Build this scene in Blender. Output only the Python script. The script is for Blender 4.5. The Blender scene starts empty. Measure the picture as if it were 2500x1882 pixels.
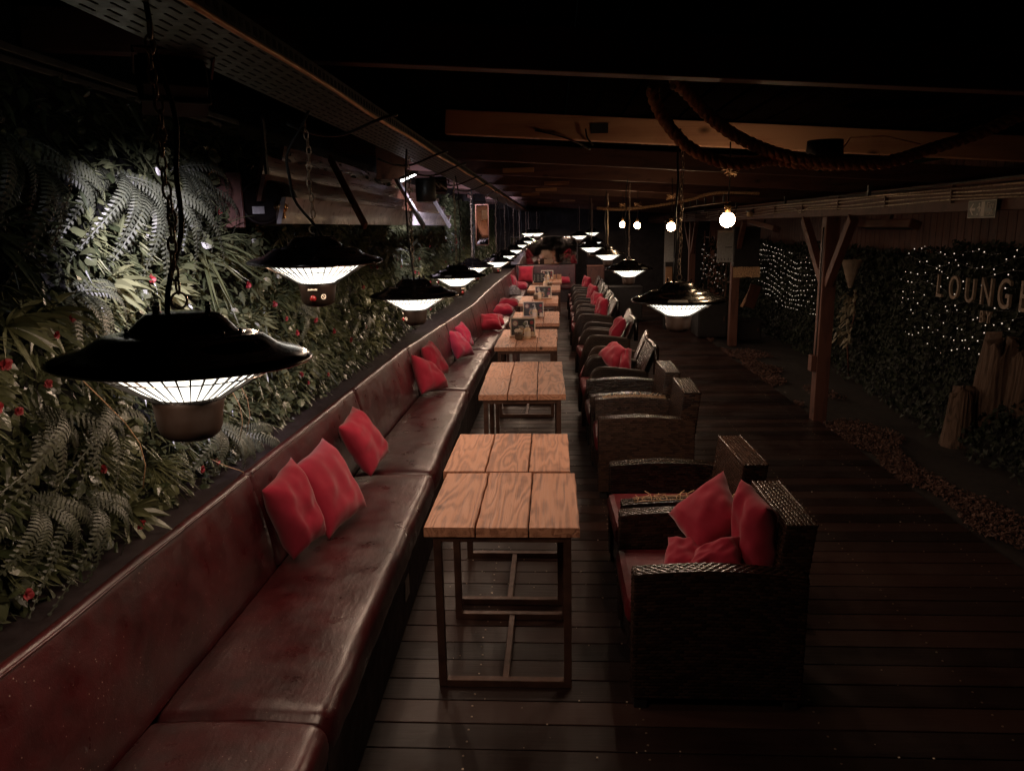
import bpy, math, random
from mathutils import Vector, Matrix, Euler, noise
random.seed(7)
PI = math.pi
scn = bpy.context.scene
COL = scn.collection

# ------------------------------------------------------------------ mesh builder
class MB:
    def __init__(s): s.v = []; s.f = []; s.m = []
    def add(s, vs, fs, mi=0):
        o = len(s.v); s.v += [tuple(p) for p in vs]
        for f in fs: s.f.append(tuple(i + o for i in f)); s.m.append(mi)
    def box(s, x0, x1, y0, y1, z0, z1, mi=0, M=None):
        vs = [Vector((x, y, z)) for z in (z0, z1) for y in (y0, y1) for x in (x0, x1)]
        if M is not None: vs = [M @ p for p in vs]
        s.add(vs, [(0,2,3,1),(4,5,7,6),(0,1,5,4),(2,6,7,3),(0,4,6,2),(1,3,7,5)], mi)
    def bar(s, a, b, w, h, mi=0, up=(0,0,1)):
        a = Vector(a); b = Vector(b); d = b - a; L = d.length; d.normalize()
        u = Vector(up); x = d.cross(u)
        if x.length < 1e-4: x = d.cross(Vector((1,0,0)))
        x.normalize(); u = x.cross(d)
        M = Matrix((x, d, u)).transposed().to_4x4(); M.translation = a
        s.box(-w/2, w/2, 0, L, -h/2, h/2, mi, M)
    def tube(s, pts, r, n=8, mi=0, cap=True):
        pts = [Vector(p) for p in pts]; N = len(pts)
        t = (pts[1]-pts[0]).normalized(); u = t.orthogonal().normalized(); vs = []
        for i, p in enumerate(pts):
            t2 = (pts[min(i+1,N-1)]-pts[max(i-1,0)]).normalized()
            u = (u - t2*u.dot(t2)).normalized(); w = t2.cross(u)
            rr = r[i] if isinstance(r, (list, tuple)) else r
            for k in range(n):
                a = 2*PI*k/n; vs.append(p + u*(rr*math.cos(a)) + w*(rr*math.sin(a)))
        fs = [(i*n+k, i*n+(k+1)%n, (i+1)*n+(k+1)%n, (i+1)*n+k) for i in range(N-1) for k in range(n)]
        if cap: fs += [tuple(range(n))[::-1], tuple((N-1)*n+k for k in range(n))]
        s.add(vs, fs, mi)
    def lathe(s, prof, n=32, mi=0, M=None, closed=False):
        vs = []
        for r, z in prof:
            for k in range(n):
                a = 2*PI*k/n; p = Vector((r*math.cos(a), r*math.sin(a), z)); vs.append(M @ p if M is not None else p)
        P = len(prof)
        fs = [(i*n+k, i*n+(k+1)%n, (i+1)*n+(k+1)%n, (i+1)*n+k) for i in range(P-1) for k in range(n)]
        if closed: fs += [tuple(range(n))[::-1], tuple((P-1)*n+k for k in range(n))]
        s.add(vs, fs, mi)
    def torus(s, c, R, r, X, Y, n=12, m=6, sx=1., mi=0):
        c = Vector(c); X = Vector(X).normalized(); Y = Vector(Y).normalized(); Z = X.cross(Y); vs = []
        for i in range(n):
            a = 2*PI*i/n; d = X*math.cos(a) + Y*math.sin(a); q = c + X*(R*sx*math.cos(a)) + Y*(R*math.sin(a))
            for j in range(m):
                b = 2*PI*j/m; vs.append(q + d*(r*math.cos(b)) + Z*(r*math.sin(b)))
        s.add(vs, [(i*m+j, ((i+1)%n)*m+j, ((i+1)%n)*m+(j+1)%m, i*m+(j+1)%m) for i in range(n) for j in range(m)], mi)
    def grid(s, nu, nv, fn, mi=0):
        vs = [fn(i/(nu-1), j/(nv-1)) for j in range(nv) for i in range(nu)]
        s.add(vs, [(j*nu+i, j*nu+i+1, (j+1)*nu+i+1, (j+1)*nu+i) for j in range(nv-1) for i in range(nu-1)], mi)
    def ball(s, c, r, n=10, m=6, mi=0, sz=1.):
        prof = [(max(1e-4, r*math.sin(PI*i/m)), -r*sz*math.cos(PI*i/m)) for i in range(m+1)]
        s.lathe(prof, n, mi, Matrix.Translation(c))
    def mesh(s, name, mats, smooth=False):
        me = bpy.data.meshes.new(name); me.from_pydata(s.v, [], s.f)
        for m in (mats if isinstance(mats, (list, tuple)) else [mats]): me.materials.append(m)
        if any(s.m): me.polygons.foreach_set('material_index', s.m)
        if smooth: me.polygons.foreach_set('use_smooth', [True]*len(me.polygons))
        me.update(); return me
    def build(s, name, mats, parent=None, smooth=False, loc=None, bevel=0, label=None):
        return link(name, s.mesh(name, mats, smooth), parent, loc, bevel, label)

def link(name, data, parent=None, loc=None, bevel=0, label=None):
    o = bpy.data.objects.new(name, data); COL.objects.link(o)
    if parent is not None: o.parent = parent
    if loc is not None: o.location = loc
    if bevel:
        b = o.modifiers.new('edge', 'BEVEL'); b.width = bevel; b.segments = 2; b.limit_method = 'ANGLE'
    if label: o['label'] = label
    return o
def tag(o, label=None, cat=None, group=None, kind=None):
    if label: o['label'] = label
    if cat: o['category'] = cat
    if group: o['group'] = group
    if kind: o['kind'] = kind
    return o
def empty(name, loc=(0,0,0), rot=(0,0,0)):
    o = bpy.data.objects.new(name, None); o.empty_display_size = .1; COL.objects.link(o)
    o.location = loc; o.rotation_euler = rot; return o
KIDS = {}
def copy_tree(o, parent=None):
    c = o.copy(); COL.objects.link(c)
    if parent is not None: c.parent = parent
    for ch in list(o.children): copy_tree(ch, c)
    return c

# ------------------------------------------------------------------ materials
def newmat(name):
    m = bpy.data.materials.new(name); m.use_nodes = True
    nt = m.node_tree; b = nt.nodes['Principled BSDF']; return m, nt, b
def N(nt, t, **kw):
    n = nt.nodes.new(t)
    for k, v in kw.items():
        if k in n.inputs: n.inputs[k].default_value = v
        else: setattr(n, k, v)
    return n
def L(nt, a, b): nt.links.new(a, b)
def coords(nt, scale=(1,1,1), kind='Object', rnd=0):
    tc = N(nt, 'ShaderNodeTexCoord'); mp = N(nt, 'ShaderNodeMapping'); mp.inputs['Scale'].default_value = scale
    src = tc.outputs[kind]
    if rnd:
        oi = N(nt, 'ShaderNodeObjectInfo'); g = N(nt, 'ShaderNodeNewGeometry')
        ad = N(nt, 'ShaderNodeMath', operation='ADD'); L(nt, oi.outputs['Random'], ad.inputs[0]); L(nt, g.outputs['Random Per Island'], ad.inputs[1])
        ml = N(nt, 'ShaderNodeMath', operation='MULTIPLY'); ml.inputs[1].default_value = rnd; L(nt, ad.outputs[0], ml.inputs[0])
        va = N(nt, 'ShaderNodeVectorMath', operation='ADD'); L(nt, src, va.inputs[0]); L(nt, ml.outputs[0], va.inputs[1]); src = va.outputs[0]
    L(nt, src, mp.inputs['Vector']); return mp.outputs[0]
def ramp(nt, fac, stops):
    r = N(nt, 'ShaderNodeValToRGB'); e = r.color_ramp.elements
    while len(e) < len(stops): e.new(.5)
    for i, (p, c) in enumerate(stops):
        e[i].position = p; e[i].color = (*c, 1) if len(c) == 3 else c
    L(nt, fac, r.inputs[0]); return r.outputs[0]
def noise_tex(nt, vec, scale, detail=4, rough=.55, dist=0):
    n = N(nt, 'ShaderNodeTexNoise'); n.inputs['Scale'].default_value = scale; n.inputs['Detail'].default_value = detail
    n.inputs['Roughness'].default_value = rough; n.inputs['Distortion'].default_value = dist
    if vec is not None: L(nt, vec, n.inputs['Vector'])
    return n.outputs['Fac']
def bump(nt, b, h, strength=.3, dist=.01):
    n = N(nt, 'ShaderNodeBump'); n.inputs['Strength'].default_value = strength; n.inputs['Distance'].default_value = dist
    L(nt, h, n.inputs['Height']); L(nt, n.outputs[0], b.inputs['Normal']); return n
def plain(name, col, rough=.5, metal=0., var=.25, vscale=6, bmp=0., bscale=60, coat=0., spec=.5):
    m, nt, b = newmat(name); c = coords(nt)
    f = noise_tex(nt, c, vscale, 5)
    lo = tuple(max(0, x*(1-var)) for x in col); hi = tuple(min(1, x*(1+var)) for x in col)
    L(nt, ramp(nt, f, [(.3, lo), (.7, hi)]), b.inputs['Base Color'])
    L(nt, ramp(nt, noise_tex(nt, c, vscale*2.3, 4), [(.3, (max(.03, rough-.1),)*3), (.7, (min(1, rough+.12),)*3)]), b.inputs['Roughness'])
    b.inputs['Metallic'].default_value = metal; b.inputs['Coat Weight'].default_value = coat; b.inputs['Specular IOR Level'].default_value = spec
    if bmp: bump(nt, b, noise_tex(nt, c, bscale, 5), bmp, .004)
    return m
def emit(name, col, s, sampling=True):
    m, nt, b = newmat(name); nt.nodes.remove(b)
    e = N(nt, 'ShaderNodeEmission'); e.inputs['Color'].default_value = (*col, 1); e.inputs['Strength'].default_value = s
    L(nt, e.outputs[0], nt.nodes['Material Output'].inputs[0])
    if not sampling: m.cycles.emission_sampling = 'NONE'
    return m

M = {}
# oxblood leather with creases, scuffs and crumbs
def leather():
    m, nt, b = newmat('oxblood leather'); c = coords(nt, kind='Object')
    big = noise_tex(nt, c, 3.2, 6, .6, .6); mid = noise_tex(nt, c, 17, 5, .6)
    mx = N(nt, 'ShaderNodeMath', operation='MULTIPLY_ADD'); mx.inputs[1].default_value = .35; L(nt, mid, mx.inputs[0])
    ml = N(nt, 'ShaderNodeMath', operation='MULTIPLY'); ml.inputs[1].default_value = .65; L(nt, big, ml.inputs[0]); L(nt, ml.outputs[0], mx.inputs[2])
    col = ramp(nt, mx.outputs[0], [(.34, (.014, .002, .0025)), (.5, (.040, .0048, .006)), (.70, (.075, .009, .011))])
    # pale crumbs and dust specks
    vo = N(nt, 'ShaderNodeTexVoronoi'); vo.inputs['Scale'].default_value = 46; L(nt, c, vo.inputs['Vector'])
    sp = ramp(nt, vo.outputs['Distance'], [(.06, (1,1,1)), (.10, (0,0,0))])
    gate = ramp(nt, noise_tex(nt, c, 5.5, 3), [(.44, (0,0,0)), (.56, (1,1,1))])
    g2 = N(nt, 'ShaderNodeMath', operation='MULTIPLY'); L(nt, sp, g2.inputs[0]); L(nt, gate, g2.inputs[1])
    mix = N(nt, 'ShaderNodeMix', data_type='RGBA'); L(nt, g2.outputs[0], mix.inputs[0]); L(nt, col, mix.inputs[6]); mix.inputs[7].default_value = (.42, .33, .27, 1)
    L(nt, mix.outputs[2], b.inputs['Base Color'])
    L(nt, ramp(nt, noise_tex(nt, c, 9, 5), [(.3, (.24,)*3), (.7, (.50,)*3)]), b.inputs['Roughness'])
    b.inputs['Specular IOR Level'].default_value = .5; b.inputs['Coat Weight'].default_value = .25; b.inputs['Coat Roughness'].default_value = .3
    wr = noise_tex(nt, coords(nt, (22, 7, 10)), 2.2, 4, .5, .3); fine = noise_tex(nt, c, 190, 3, .6)
    s = N(nt, 'ShaderNodeMath', operation='MULTIPLY_ADD'); s.inputs[1].default_value = .35; L(nt, fine, s.inputs[0]); L(nt, wr, s.inputs[2])
    bump(nt, b, s.outputs[0], .2, .010)
    return m
M['leather'] = leather()
def fabric():
    m, nt, b = newmat('red cotton fabric'); c = coords(nt)
    f = noise_tex(nt, c, 9, 5)
    L(nt, ramp(nt, f, [(.3, (.27, .015, .034)), (.7, (.36, .022, .047))]), b.inputs['Base Color'])
    b.inputs['Roughness'].default_value = .95; b.inputs['Specular IOR Level'].default_value = .15
    b.inputs['Sheen Weight'].default_value = .25
    w = noise_tex(nt, coords(nt), 420, 2); big = noise_tex(nt, coords(nt, (1,1,1)), 6, 3, .45, 0)
    s = N(nt, 'ShaderNodeMath', operation='MULTIPLY_ADD'); s.inputs[1].default_value = .12; L(nt, w, s.inputs[0]); L(nt, big, s.inputs[2])
    bump(nt, b, s.outputs[0], .2, .012)
    return m
M['fabric'] = fabric()
def plankwood(name, cols, axis='Y', rnd=7.3, lines=42, rough=.55, bstr=.5, ring=.30, knot=.13):
    m, nt, b = newmat(name)
    sc = {'Y': (5.5, .85, 5.5), 'X': (.85, 5.5, 5.5), 'Z': (5.5, 5.5, .85)}[axis]
    c = coords(nt, sc, rnd=rnd)
    n1 = noise_tex(nt, c, 1.15, 2.6, .5, .25)
    ml = N(nt, 'ShaderNodeMath', operation='MULTIPLY'); ml.inputs[1].default_value = lines; L(nt, n1, ml.inputs[0])
    sn = N(nt, 'ShaderNodeMath', operation='SINE'); L(nt, ml.outputs[0], sn.inputs[0])
    ma = N(nt, 'ShaderNodeMath', operation='MULTIPLY_ADD'); ma.inputs[1].default_value = .5; ma.inputs[2].default_value = .5; L(nt, sn.outputs[0], ma.inputs[0])
    sc2 = tuple(x*(1.6 if x < 1 else 17) for x in sc)
    fib = noise_tex(nt, coords(nt, sc2, rnd=rnd), 1.6, 6, .65)
    blot = noise_tex(nt, coords(nt, (1,1,1), rnd=rnd), 5, 5, .6, .4)
    mx = N(nt, 'ShaderNodeMath', operation='MULTIPLY_ADD'); mx.inputs[1].default_value = ring; L(nt, ma.outputs[0], mx.inputs[0])
    mf = N(nt, 'ShaderNodeMath', operation='MULTIPLY_ADD'); mf.inputs[1].default_value = .62; L(nt, fib, mf.inputs[0])
    mb = N(nt, 'ShaderNodeMath', operation='MULTIPLY'); mb.inputs[1].default_value = .5; L(nt, blot, mb.inputs[0]); L(nt, mb.outputs[0], mf.inputs[2])
    L(nt, mf.outputs[0], mx.inputs[2])
    # dark knots
    vo = N(nt, 'ShaderNodeTexVoronoi'); vo.inputs['Scale'].default_value = 1.0
    L(nt, coords(nt, tuple(x*(.9 if x > 1 else 3.2) for x in sc), rnd=rnd*1.7), vo.inputs['Vector'])
    kn = ramp(nt, vo.outputs['Distance'], [(.04, (1,1,1)), (knot, (0,0,0))])
    col = ramp(nt, mx.outputs[0], [(.30, cols[0]), (.5, cols[1]), (.72, cols[2])])
    mix = N(nt, 'ShaderNodeMix', data_type='RGBA'); L(nt, kn, mix.inputs[0]); L(nt, col, mix.inputs[6]); mix.inputs[7].default_value = (*[x*.3 for x in cols[0]], 1)
    L(nt, mix.outputs[2], b.inputs['Base Color'])
    L(nt, ramp(nt, fib, [(.3, (max(.05, rough-.12),)*3), (.7, (min(1, rough+.15),)*3)]), b.inputs['Roughness'])
    bump(nt, b, mx.outputs[0], bstr, .006)
    return m
M['table'] = plankwood('reclaimed table boards', [(.045, .018, .011), (.30, .13, .076), (.54, .26, .155)], 'Y', lines=88, bstr=.9, ring=.23)
def deckwood():
    m, nt, b = newmat('stained deck boards'); c = coords(nt, (1.1, 16, 6), rnd=3.1)
    g = N(nt, 'ShaderNodeNewGeometry'); f = noise_tex(nt, c, 3, 6, .65)
    blot = noise_tex(nt, coords(nt), 2.4, 5, .6)
    a = N(nt, 'ShaderNodeMath', operation='MULTIPLY_ADD'); a.inputs[1].default_value = .6; L(nt, g.outputs['Random Per Island'], a.inputs[0])
    s = N(nt, 'ShaderNodeMath', operation='MULTIPLY_ADD'); s.inputs[1].default_value = .4; L(nt, f, s.inputs[0])
    q = N(nt, 'ShaderNodeMath', operation='MULTIPLY'); q.inputs[1].default_value = .35; L(nt, blot, q.inputs[0]); L(nt, q.outputs[0], s.inputs[2])
    L(nt, s.outputs[0], a.inputs[2])
    L(nt, ramp(nt, a.outputs[0], [(.3, (.008, .0037, .003)), (.55, (.020, .0094, .0073)), (.8, (.037, .0175, .0135))]), b.inputs['Base Color'])
    L(nt, ramp(nt, blot, [(.35, (.34,)*3), (.65, (.62,)*3)]), b.inputs['Roughness'])
    b.inputs['Specular IOR Level'].default_value = .28
    bump(nt, b, f, .35, .005); return m
M['deck'] = deckwood()
M['timber'] = plankwood('dark stained timber', [(.035, .014, .010), (.075, .031, .021), (.12, .05, .033)], 'Y', 5.1, 30, .6, .3)
M['timber_x'] = plankwood('dark stained joist', [(.034, .014, .010), (.07, .028, .02), (.11, .045, .031)], 'X', 5.1, 30, .6, .3)
M['timber_z'] = plankwood('dark stained post', [(.045, .016, .012), (.09, .036, .025), (.14, .056, .038)], 'Z', 5.1, 30, .6, .3)
M['pine'] = plankwood('bare pine joist', [(.26, .12, .07), (.42, .21, .13), (.52, .29, .18)], 'X', 5.1, 26, .6, .2)
M['varnish'] = plankwood('varnished canopy boards', [(.03, .012, .007), (.07, .028, .016), (.12, .05, .028)], 'Y', 5.1, 26, .33, .12)
M['roof'] = plain('black roof boards', (.004, .0025, .002), .95, 0, .4, 4, spec=0.)
M['steel'] = plain('brown black steel frame', (.095, .048, .034), .42, .35, .4, 12, .15, 80)
M['shade'] = plain('gloss black enamel', (.006, .005, .005), .2, 0, .3, 8, .02, 30, .35)
M['reflector'] = plain('polished reflector', (.75, .72, .68), .22, 1, .1, 9)
M['wire'] = plain('dark wire guard', (.045, .036, .03), .4, .8, .3, 20)
M['cup'] = plain('bronze black plastic', (.006, .0035, .0025), .5, 0, .3, 10, .05, 50, 0, .15)
M['chain'] = plain('zinc chain', (.5, .40, .31), .34, .8, .35, 40)
M['cable'] = plain('black rubber cable', (.008, .008, .008), .4, 0, .3, 20)
M['galv'] = plain('galvanised tray', (.085, .087, .09), .42, .75, .3, 14, .05, 60)
M['copper'] = plain('bright orange metal', (.8, .46, .26), .5, .3, .2, 20)  # light orange for the added bright line on the tray lip, also lamp wire
M['hole'] = plain('dark slot', (.004, .004, .004), .9, 0, .2, 5)
M['sticker'] = plain('silver sticker', (.42, .42, .41), .5, .2, .2, 40)
M['red_lens'] = plain('red switch lens', (.12, .008, .008), .25, 0, .2, 20)
M['white_ink'] = plain('pale print', (.62, .58, .5), .6, 0, .1, 20)
M['dark_print'] = plain('dark print', (.02, .017, .015), .6, 0, .3, 20)
M['ledge'] = plain('black stained ledge', (.018, .011, .012), .55, 0, .35, 6, .2, 50)
M['bench_base'] = plain('black bench plinth', (.02, .010, .009), .6, 0, .35, 6, .15, 40)

M['wicker_back'] = plain('wicker core', (.006, .004, .004), .8, 0, .2, 10)
M['glow'] = emit('glowing heating tube', (1., .93, .80), 2.6, False)
M['bulb'] = emit('bulb filament glow', (1., .64, .36), 75)
M['fairy'] = emit('fairy light', (1., .80, .62), 1.05, False)
M['flood'] = emit('white flood lens', (1., .98, .96), 9)
M['soil'] = plain('dark soil', (.02, .013, .01), .95, 0, .5, 12, .5, 40)
M['felt'] = plain('planting felt', (.006, .006, .005), .95, 0, .4, 10)
M['ink_white'] = plain('white sign paint', (.6, .6, .56), .5, 0, .08, 20)
M['sign'] = plain('grey green sign plate', (.10, .12, .11), .45, 0, .15, 12)
M['rope'] = plain('jute rope', (.55, .35, .20), .85, 0, .4, 60, .6, 180)
M['stump'] = plankwood('weathered driftwood', [(.02, .012, .009), (.07, .042, .028), (.14, .085, .058)], 'Z', 5.1, 60, .85, .9)
M['mirror'] = plain('smoky mirror', (.40, .36, .35), .05, 1, .2, 3)
for n_ in [n_ for n_ in M['mirror'].node_tree.nodes if n_.type == 'VALTORGB'][1:]:
    n_.color_ramp.elements[0].color = (.015, .015, .015, 1); n_.color_ramp.elements[1].color = (.05, .05, .05, 1)
M['black'] = plain('matt black paint', (.012, .009, .009), .6, 0, .3, 6)
M['plaster'] = plain('black painted wall', (.010, .007, .007), .85, 0, .4, 3, .2, 20)
M['cream'] = plain('cream bottle', (.62, .47, .30), .4, 0, .1, 20)
M['glass'] = plain('brown jar glass', (.10, .07, .045), .12, 0, .3, 20, 0, 60, .3)
M['paper'] = plain('white paper', (.62, .52, .42), .7, 0, .08, 20)
M['wood_box'] = plankwood('oak box', [(.14, .07, .035), (.28, .14, .07), (.38, .2, .1)], 'X', 5.1, 30, .5, .3)
M['satin_white'] = plain('worn satin white paint', (.42, .40, .39), .32, 0, .35, 9, .08, 40)
M['letter'] = plain('cut plywood letter', (.36, .27, .20), .7, 0, .2, 18, .2, 60)
M['brass'] = plain('brass', (.6, .36, .16), .25, 1, .2, 20)

def leafmat(name, lo, hi, rough=.38, spec=.5):
    m, nt, b = newmat(name); b.inputs['Specular IOR Level'].default_value = spec; g = N(nt, 'ShaderNodeNewGeometry'); oi = N(nt, 'ShaderNodeObjectInfo')
    a = N(nt, 'ShaderNodeMath', operation='ADD'); L(nt, g.outputs['Random Per Island'], a.inputs[0]); L(nt, oi.outputs['Random'], a.inputs[1])
    h = N(nt, 'ShaderNodeMath', operation='MULTIPLY'); h.inputs[1].default_value = .5; L(nt, a.outputs[0], h.inputs[0])
    L(nt, ramp(nt, h.outputs[0], [(.1, lo), (.55, tuple((x+y)/2 for x, y in zip(lo, hi))), (.9, hi)]), b.inputs['Base Color'])
    b.inputs['Roughness'].default_value = rough; b.inputs['Transmission Weight'].default_value = 0
    b.inputs['Subsurface Weight'].default_value = 0
    bump(nt, b, noise_tex(nt, coords(nt), 90, 3), .15, .004)
    return m
M['leaf'] = leafmat('mixed wall leaves', (.024, .031, .014), (.15, .16, .08), .28)
M['fern'] = leafmat('fern fronds', (.022, .028, .018), (.074, .080, .050), .5)
M['blade'] = leafmat('grass blades', (.036, .046, .019), (.165, .17, .08), .34)
M['lance'] = leafmat('sword leaves', (.036, .046, .019), (.165, .17, .085), .33)
M['petal'] = leafmat('red petals', (.13, .008, .011), (.29, .020, .026), .6)
M['wicker'] = leafmat('dark brown wicker', (.003, .0018, .0015), (.055, .028, .019), .25)
M['wicker_dark'] = leafmat('near black wicker', (.004, .0025, .002), (.030, .016, .010), .46, .3)
M['pad'] = plain('red vinyl seat pad', (.12, .011, .016), .45, 0, .35, 7, .25, 60)
M['ivy'] = leafmat('dark ivy leaves', (.008, .012, .006), (.036, .044, .023), .55, .2)
M['pale_leaf'] = leafmat('variegated leaves', (.16, .14, .09), (.42, .36, .25), .45)
M['chips'] = leafmat('bark chips', (.03, .013, .010), (.19, .098, .074), .8)
M['crumb'] = leafmat('crumbs', (.2, .15, .1), (.6, .5, .4), .8)
M['cloth'] = plain('grey patterned cloth', (.16, .14, .14), .9, 0, .9, 22, .5, 30)

# ------------------------------------------------------------------ camera and sky
cam = bpy.data.cameras.new('camera'); cam.sensor_width = 36; cam.lens = 1808/2500*36; cam.clip_start = .05; cam.clip_end = 200
co = bpy.data.objects.new('camera', cam); COL.objects.link(co)
R_, U_, F_ = Vector((.99830, .05413, -.01900)), Vector((.0079, .2091, .9779)), Vector((-.0569, .9764, -.2083))
F_.normalize(); R_ = (R_ - F_*R_.dot(F_)).normalized(); U_ = R_.cross(F_)
mw = Matrix((R_, U_, -F_)).transposed().to_4x4(); mw.translation = (0, 0, 1.955); co.matrix_world = mw
scn.camera = co
w = bpy.data.worlds.new('World'); scn.world = w; w.use_nodes = True; nt = w.node_tree
sky = N(nt, 'ShaderNodeTexSky'); sky.sky_type = 'NISHITA'; sky.sun_disc = False; sky.sun_elevation = math.radians(2); sky.sun_rotation = math.radians(120)
bg = nt.nodes['Background']; L(nt, sky.outputs[0], bg.inputs[0]); bg.inputs[1].default_value = .0006
scn.view_settings.view_transform = 'Standard'; scn.view_settings.look = 'None'; scn.view_settings.exposure = 0; scn.view_settings.gamma = 1
scn.cycles.use_denoising = True; scn.cycles.light_sampling_threshold = .002; scn.cycles.max_bounces = 6; scn.cycles.diffuse_bounces = 4; scn.cycles.glossy_bounces = 3
scn.cycles.sample_clamp_indirect = 4; scn.cycles.caustics_reflective = False; scn.cycles.caustics_refractive = False

# ------------------------------------------------------------------ setting
mb = MB(); mb.box(-60, 60, -40, 80, -.30, -.12)
tag(mb.build('ground', M['soil']), kind='structure')
mb = MB(); y = -.52
while y < 21.2:
    e = .0035; x1 = 2.65 + random.uniform(-.004, .004)
    mb.box(-1.75, x1, y+e, y+.15-e, -.028, random.uniform(-.0012, .0012)); y += .15
tag(mb.build('deck', M['deck'], bevel=.003), kind='structure')
mb = MB(); y = -.52
while y < 10:
    for x in (-.35, .35, 1.05, 1.75, 2.45):
        for q in (.04, .11): mb.lathe([(.0005, .0022), (.0042, .0022), (.0048, .0005)], 7, 0, Matrix.Translation((x+random.uniform(-.006, .006), y+q, 0)))
    y += .15
tag(mb.build('deck_screws', M['chain']), 'small screw heads in rows across the deck boards', 'screws', kind='stuff')
mb = MB(); mb.box(-1.75, 2.63, -.5, 21.2, -.12, -.031); tag(mb.build('subfloor', M['hole']), kind='structure')
mb = MB(); mb.grid(30, 90, lambda u, v: (2.66+1.9*u, -1+22.5*v, -.035 + .03*noise.noise(Vector((u*6, v*40, 0)))))
tag(mb.build('bark_bed', M['soil'], smooth=True), kind='structure')
# loose bark chips and dead leaves: nobody could count them
mb = MB()
for i in range(36000):
    y = 3.4 + 13*random.random()**1.3; x = 2.665 + .62*random.random()**1.5
    if noise.noise(Vector((x*2.2, y*1.1, 4))) < -.02 + (x-2.7)*.5: continue
    z = -.02 + .04*random.random(); s = random.uniform(.005, .016); a = random.uniform(0, 6.3)
    q = Matrix.Translation((x, y, z)) @ Euler((random.gauss(0, .5), random.gauss(0, .5), a)).to_matrix().to_4x4()
    wd = random.uniform(.35, .8)
    vs = [q @ Vector(p) for p in ((-s, -s*wd, 0), (s, -s*wd*.6, .003), (s*1.1, s*wd*.7, 0), (-s*.8, s*wd, .004))]
    mb.add(vs, [(0, 1, 2, 3)])
tag(mb.build('bark_chips', M['chips']), 'loose brown bark chips and dead leaves beside the deck', 'bark chips', kind='stuff')
# crumbs on the deck
mb = MB()
for i in range(420):
    y = random.uniform(2, 9); x = random.uniform(-.7, 2.4) if random.random() < .6 else random.uniform(-.6, .35)
    if random.random() < .5: y = round((y+.52)/.15)*.15 - .52 + random.uniform(-.008, .008)
    s = random.choice((.0012, .0018, .0026, .0036)); mb.box(x-s, x+s, y-s*.8, y+s*.8, .001, .001+s, M=Matrix.Identity(4))
tag(mb.build('crumbs', M['crumb']), 'pale crumbs scattered over the deck boards', 'crumbs', kind='stuff')
mb = MB(); mb.box(-2.0, -1.82, -2, 21.4, -.1, 2.75); tag(mb.build('planted_wall', M['felt']), kind='structure')
mb = MB(); mb.box(-2.0, 6, 21.25, 21.4, -.1, 2.75); tag(mb.build('end_wall', M['plaster']), kind='structure')
RS = -.07
def rz(x): return 2.45 + RS*x
mb = MB(); z = .145
for i in range(30):
    x0 = -2.0 + i*.16
    mb.box(x0, x0+.155, -3, 21.4, 0, .02, M=Matrix.Translation((0, 0, rz(x0)+z)))
tag(mb.build('ceiling', M['roof']), kind='structure')

# roof joists, each a thing
jl = ['dark roof joist nearest overhead, just before the thick rope', 'bare pine roof joist lit orange behind the thick rope',
      'dark roof joist just beyond the bare pine joist', 'dark roof joist above the second pair of tables']
for i, yj in enumerate((.85, 2.62, 4.52, 6.25, 7.95, 9.9, 11.7, 13.8, 15.9, 18.0, 19.9)):
    pine = i == 2
    x0 = -1.78 if not pine else -.62
    mb = MB(); A = Vector((x0, yj, rz(x0)+.07)); Bv = Vector((4.25, yj, rz(4.25)+.07))
    mb.bar(A, Bv, .07, .135, up=(0, 0, 1))
    o = mb.build('roof_joist', M['pine'] if pine else M['timber_x'], bevel=.004)
    lab = ('bare pine roof joist lit orange behind the thick rope' if pine else
           'dark roof joist nearest overhead, in front of the thick rope' if i == 1 else
           'dark roof joist closing the far end of the ceiling' if i == 10 else 'dark stained roof joist crossing the black ceiling')
    tag(o, lab, 'joist', 'roof joists across the terrace')
    if pine:
        p = MB(); p.box(.22, .32, yj-.038, yj-.0355, rz(.3)+.045, rz(.3)+.10); p.build('nail_plate', M['galv'], o)
# small pale battens under the far joists
for i, (x, y) in enumerate(((-.35, 7.9), (.05, 9.86), (-.1, 11.66), (-.4, 13.76), (.3, 15.86), (-.2, 17.96))):
    mb = MB(); mb.box(x-.16, x+.16, y-.06, y-.038, rz(x)+.03, rz(x)+.075)
    tag(mb.build('batten', M['wood_box'], bevel=.002), 'short pale batten nailed to a far ceiling joist', 'batten', 'battens on the joists')

# ------------------------------------------------------------------ cable tray
tr = empty('cable_tray', (-.79, 10, 2.38)); tag(tr, 'long perforated metal cable tray carrying the left heaters', 'cable tray')
mb = MB(); mb.box(-.11, .11, -9.6, 10.6, 0, .003); mb.box(-.113, -.110, -9.6, 10.6, 0, .045); mb.box(.110, .113, -9.6, 10.6, 0, .045)
for k in range(7):
    x = -.092 + k*.0305
    y = -9.5 + (k % 2)*.04
    while y < 2:
        mb.box(x-.0028, x+.0028, y, y+.045, -.0012, .0005, 1); y += .08
y = -9.5
while y < -2:
    mb.box(.1125, .1142, y, y+.02, .014, .034, 1); y += .04
mb.build('tray', [M['galv'], M['hole']], tr)
mb = MB(); mb.tube([(.121, -9.6+.4*i, -.004+.004*math.sin(i*1.7)) for i in range(51)], .0065, 8); mb.build('bright_edge_tube', M['copper'], tr, True)  # tube added to catch lamp light, drawing the tray lip's bright orange line
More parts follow.
